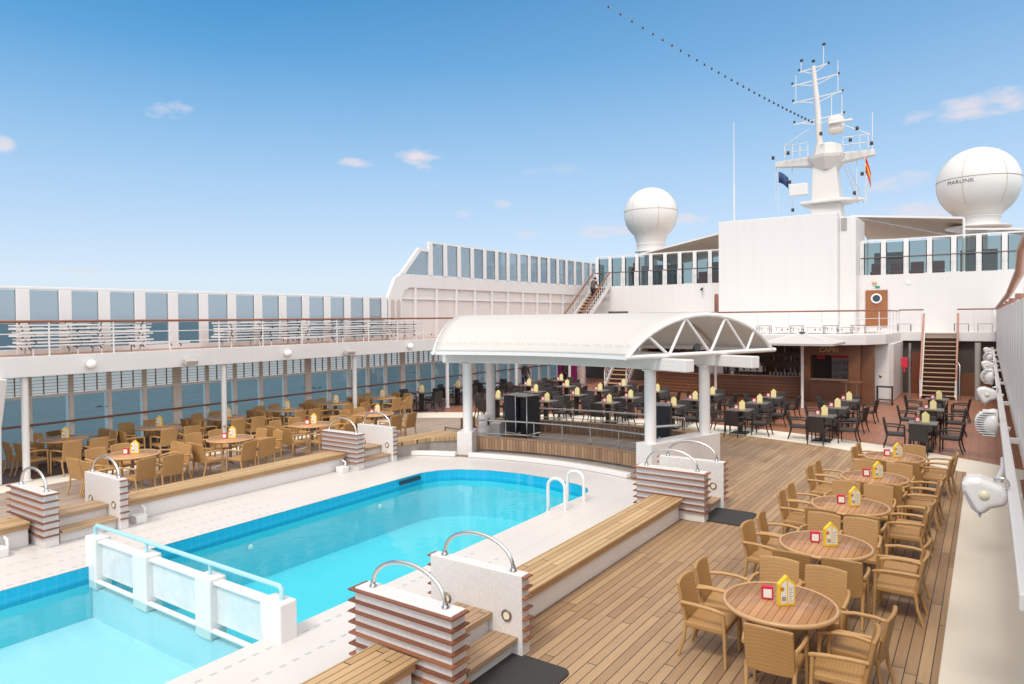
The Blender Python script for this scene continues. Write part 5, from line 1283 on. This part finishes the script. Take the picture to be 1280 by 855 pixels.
for k in range(8): under(MB().box(.221, .309, 6 + 4.2 * k, 6.08 + 4.2 * k, 2.14, 2.20).build('bracket', WHITE2), lb)
LENS = mat('lamp_lens', (.78, .72, .52), .2)
def flood_a(label):
    t = thing('floodlight', label, 'floodlight', group='floodlights on the starboard lamp bar')
    prof = [(-.20, .10), (-.165, .155), (-.06, .165), (.12, .10), (.14, .03), (.14, -.06), (.02, -.10), (-.06, -.18), (-.13, -.12), (-.19, .02)]
    rx = Matrix(((1, 0, 0, 0), (0, 0, 1, 0), (0, 1, 0, 0), (0, 0, 0, 1)))
    MB().prism([(x * .95 - .06, z * .95) for x, z in prof], -.13, .13, rx).build('housing', WHITE2, t, .05, 4)
    MB().lathe([(.001, .012), (.036, .010), (.04, 0)][::-1], n=20, m=Matrix.Translation((-.09, -.131, .02)) @ Matrix.Rotation(R(90), 4, 'X')).build('lens', LENS, t)
    MB().prism([(-.235, .03), (-.225, .045), (-.11, -.165), (-.12, -.175)], -.134, .134, rx).build('seam', mat('seam_grey', (.35, .35, .4), .5), t)
    MB().tube([(.05, 0, .03), (.16, 0, .0)], .035, 8).build('arm', WHITE2, t); MB().tube([(.03 + .05 * math.cos(R(a)), -.02, .11 + .05 * math.sin(R(a))) for a in range(0, 360, 30)], .014, 6, closed=True).build('hinge_ring', STEEL, t)
    return t
def flood_b(label):
    t = thing('finned_floodlight', label, 'floodlight', group='floodlights on the starboard lamp bar')
    m_ = Matrix.Rotation(R(-90), 4, 'Y')
    MB().lathe([(.001, -.02), (.19, -.02), (.20, .03), (.18, .10), (.12, .17), (.05, .2), (.001, .2)], n=24, m=m_, cap=False).build('dome', WHITE2, t)
    f = MB()
    for i in range(11):
        z = -.16 + i * .032; h = math.sqrt(max(.0, .19 ** 2 - z * z)); f.box(-.05 - h * 1.02, .0, -.16, .16, z - .005, z + .005)
    f.build('cooling_fins', WHITE2, t); MB().tube([(.0, 0, -.02), (.16, 0, -.08)], .035, 8).build('arm', WHITE2, t)
    return t
fa, fb2 = None, None
on = ['nearest', 'second', 'third', 'fourth', 'fifth', 'sixth', 'seventh', 'eighth']
for i, (y, dx, dz) in enumerate([(7.15, .03, -.03), (11.7, .12, .0), (15.6, .07, .0), (20.3, .12, .0), (24.3, .10, .0), (29.2, .15, .0), (34, .12, .0)]):
    z = 2.18 + dz; x = .06 + dx * .3
    if i % 2 == 0:
        lab = 'angular white floodlight with round lens, %s along the starboard bar' % on[i]
        if fa is None: fa = flood_a(lab); fa.location = (x, y, z)
        else: dup(fa, (x, y, z), 0, lab)
    else:
        lab = 'domed white floodlight with cooling fins, %s along the starboard bar' % on[i]
        if fb2 is None: fb2 = flood_b(lab); fb2.location = (x, y, z)
        else: dup(fb2, (x, y, z), 0, lab)
nz_ = thing('hose_nozzle', 'white bent tube with a black tip hanging below the lamp bar', 'tube', (.13, 9.3, 2.1))
MB().tube([(.02, 0, .02), (.02, -.02, -.10), (-.03, -.05, -.24)], .03, 8, .04).build('tube', WHITE2, nz_); MB().tube([(-.03, -.05, -.24), (-.045, -.06, -.33)], .03, 8, .008).build('tip', DARKM, nz_)

#==PEOPLE==
def person(label, loc, rz, bend=0., arm=0., coat=(.06, .05, .045), legs=(.012, .012, .014), stride=.12, hair=(.03, .02, .015)):
    """one skinned body in ship's scale (about 1.45 tall), head, hair and clothes as parts"""
    H_ = 1.46; root = thing('person', label, 'person', loc, rz)
    sb_, cb = math.sin(bend), math.cos(bend)
    def tor(h, side=0., f=0.): return Vector((side, f + (h - .76) * sb_, .76 + (h - .76) * cb)) if h > .76 else Vector((side, f, h))
    J = {'pel': (tor(.76), .105), 'waist': (tor(.90), .10), 'chest': (tor(1.10), .125), 'neck': (tor(1.23), .05), 'head0': (tor(1.30), .062), 'head1': (tor(1.38), .075), 'head2': (tor(1.44), .05),
         'shl': (tor(1.17, -.16), .05), 'shr': (tor(1.17, .16), .05), 'ell': (tor(.93, -.20, .05 + arm * .1), .04), 'elr': (tor(.93, .20, .05 + arm * .1), .04),
         'wrl': (tor(.78 + arm * .16, -.21, .10 + arm * .28), .028), 'wrr': (tor(.78 + arm * .16, .21, .10 + arm * .28), .028), 'hal': (tor(.70 + arm * .2, -.21, .12 + arm * .34), .024), 'har': (tor(.70 + arm * .2, .21, .12 + arm * .34), .024),
         'hpl': (Vector((-.085, 0, .70)), .085), 'hpr': (Vector((.085, 0, .70)), .085), 'knl': (Vector((-.09, stride + .04, .40)), .058), 'knr': (Vector((.09, -stride * .3 + .03, .39)), .058),
         'anl': (Vector((-.09, stride, .07)), .038), 'anr': (Vector((.09, -stride, .07)), .038), 'tol': (Vector((-.09, stride + .14, .03)), .032), 'tor': (Vector((.09, -stride + .14, .03)), .032)}
    E_ = [('pel', 'waist'), ('waist', 'chest'), ('chest', 'neck'), ('neck', 'head0'), ('head0', 'head1'), ('head1', 'head2'), ('chest', 'shl'), ('chest', 'shr'), ('shl', 'ell'), ('shr', 'elr'), ('ell', 'wrl'), ('elr', 'wrr'), ('wrl', 'hal'), ('wrr', 'har'),
          ('pel', 'hpl'), ('pel', 'hpr'), ('hpl', 'knl'), ('hpr', 'knr'), ('knl', 'anl'), ('knr', 'anr'), ('anl', 'tol'), ('anr', 'tor')]
    ks_ = list(J); me = bpy.data.meshes.new('body'); me.from_pydata([J[k][0] for k in ks_], [(ks_.index(a), ks_.index(b)) for a, b in E_], [])
    o = bpy.data.objects.new('body', me); COL.objects.link(o); o.parent = root
    o.modifiers.new('skin', 'SKIN'); 
    for k, d in zip(ks_, me.skin_vertices[0].data): r_ = J[k][1]; d.radius = (r_, r_)
    me.skin_vertices[0].data[0].use_root = True
    ss_ = o.modifiers.new('sub', 'SUBSURF'); ss_.levels = 2; ss_.render_levels = 2
    tt = T('person_cloth', .8); MATS.pop('person_cloth')
    tcn = tt.n('ShaderNodeTexCoord'); s2 = tt.n('ShaderNodeSeparateXYZ'); tt.L(tcn.outputs['Object'], s2.inputs[0])
    zz = s2.outputs[2]; cut = .76 + (1.25 - .76) * cb
    c = tt.mix(tt.math('GREATER_THAN', zz, .70), legs, coat); c = tt.mix(tt.math('GREATER_THAN', zz, cut), c, (.45, .27, .2)); tt.col(c); me.materials.append(tt.m)
    hc = tor(1.40, 0, -.015)
    MB().lathe([(.001, .10), (.06, .085), (.088, .03), (.088, -.03), (.06, -.06)][::-1], hc, 12).build('hair', mat('dark_hair', hair, .6), root)
    # jacket shell and shoes
    ja = MB(); ja.tube([tor(.72), tor(.88), tor(1.08), tor(1.19)], .135, 12, .14); ja.build('jacket', mat('jacket', coat, .8, noise=.3, nscale=8), root)
    for s in (-1, 1):
        q = J['anl'][0] if s < 0 else J['anr'][0]; MB().box(q.x - .045, q.x + .045, q.y - .06, q.y + .17, 0, .075).build('shoe', mat('shoe_black', (.015, .015, .015), .5), root, .02)
        h_ = J['hal'][0] if s < 0 else J['har'][0]
        g = MB()
        for j in range(4): g.tube([h_ + Vector((-.02 + .013 * j, 0, 0)), h_ + Vector((-.02 + .013 * j, .03, -.025)), h_ + Vector((-.02 + .013 * j, .03, -.055 + .006 * abs(j - 1.5)))], .007, 5)
        g.tube([h_ + Vector((s * -.025, .01, .01)), h_ + Vector((s * -.045, .03, -.02))], .008, 5)
        g.build('fingers', mat('skin_tone', (.45, .27, .2), .6), root)
    return root
person('person in a dark jacket leaning forward while climbing the upper port stairs', (-19.4, 36.7, UD1 + .02 + (DZ - UD1) * .68), 0, .55, .7, (.085, .06, .05), (.01, .01, .012))
person('person in dark clothes standing behind the upper left glass screen', (-18.0, 39.6, DZ), R(150), .05, 0, (.03, .03, .04), (.015, .015, .02), .03)

person('person in dark clothes standing by the magenta panel beyond the tables', (-18.9, 32.6, 0), R(160), .05, 0, (.02, .02, .03), (.012, .012, .015), .03)
person('person in a dark top standing by the port windows beyond the black tables', (-19.6, 29.6, 0), R(-120), .12, .3, (.03, .03, .035), (.02, .02, .03), .05)
cv_ = thing('security_camera', 'small dark security camera on the deck house wall left of the white block', 'camera', (-13.15, 38.0, 5.2))
MB().tube([(0, -.28, -.02), (0, -.08, .06)], .06, 10).build('lens_barrel', DARKM, cv_); MB().box(-.04, .04, -.1, 0, -.14, .02).build('bracket', WHITE2, cv_)
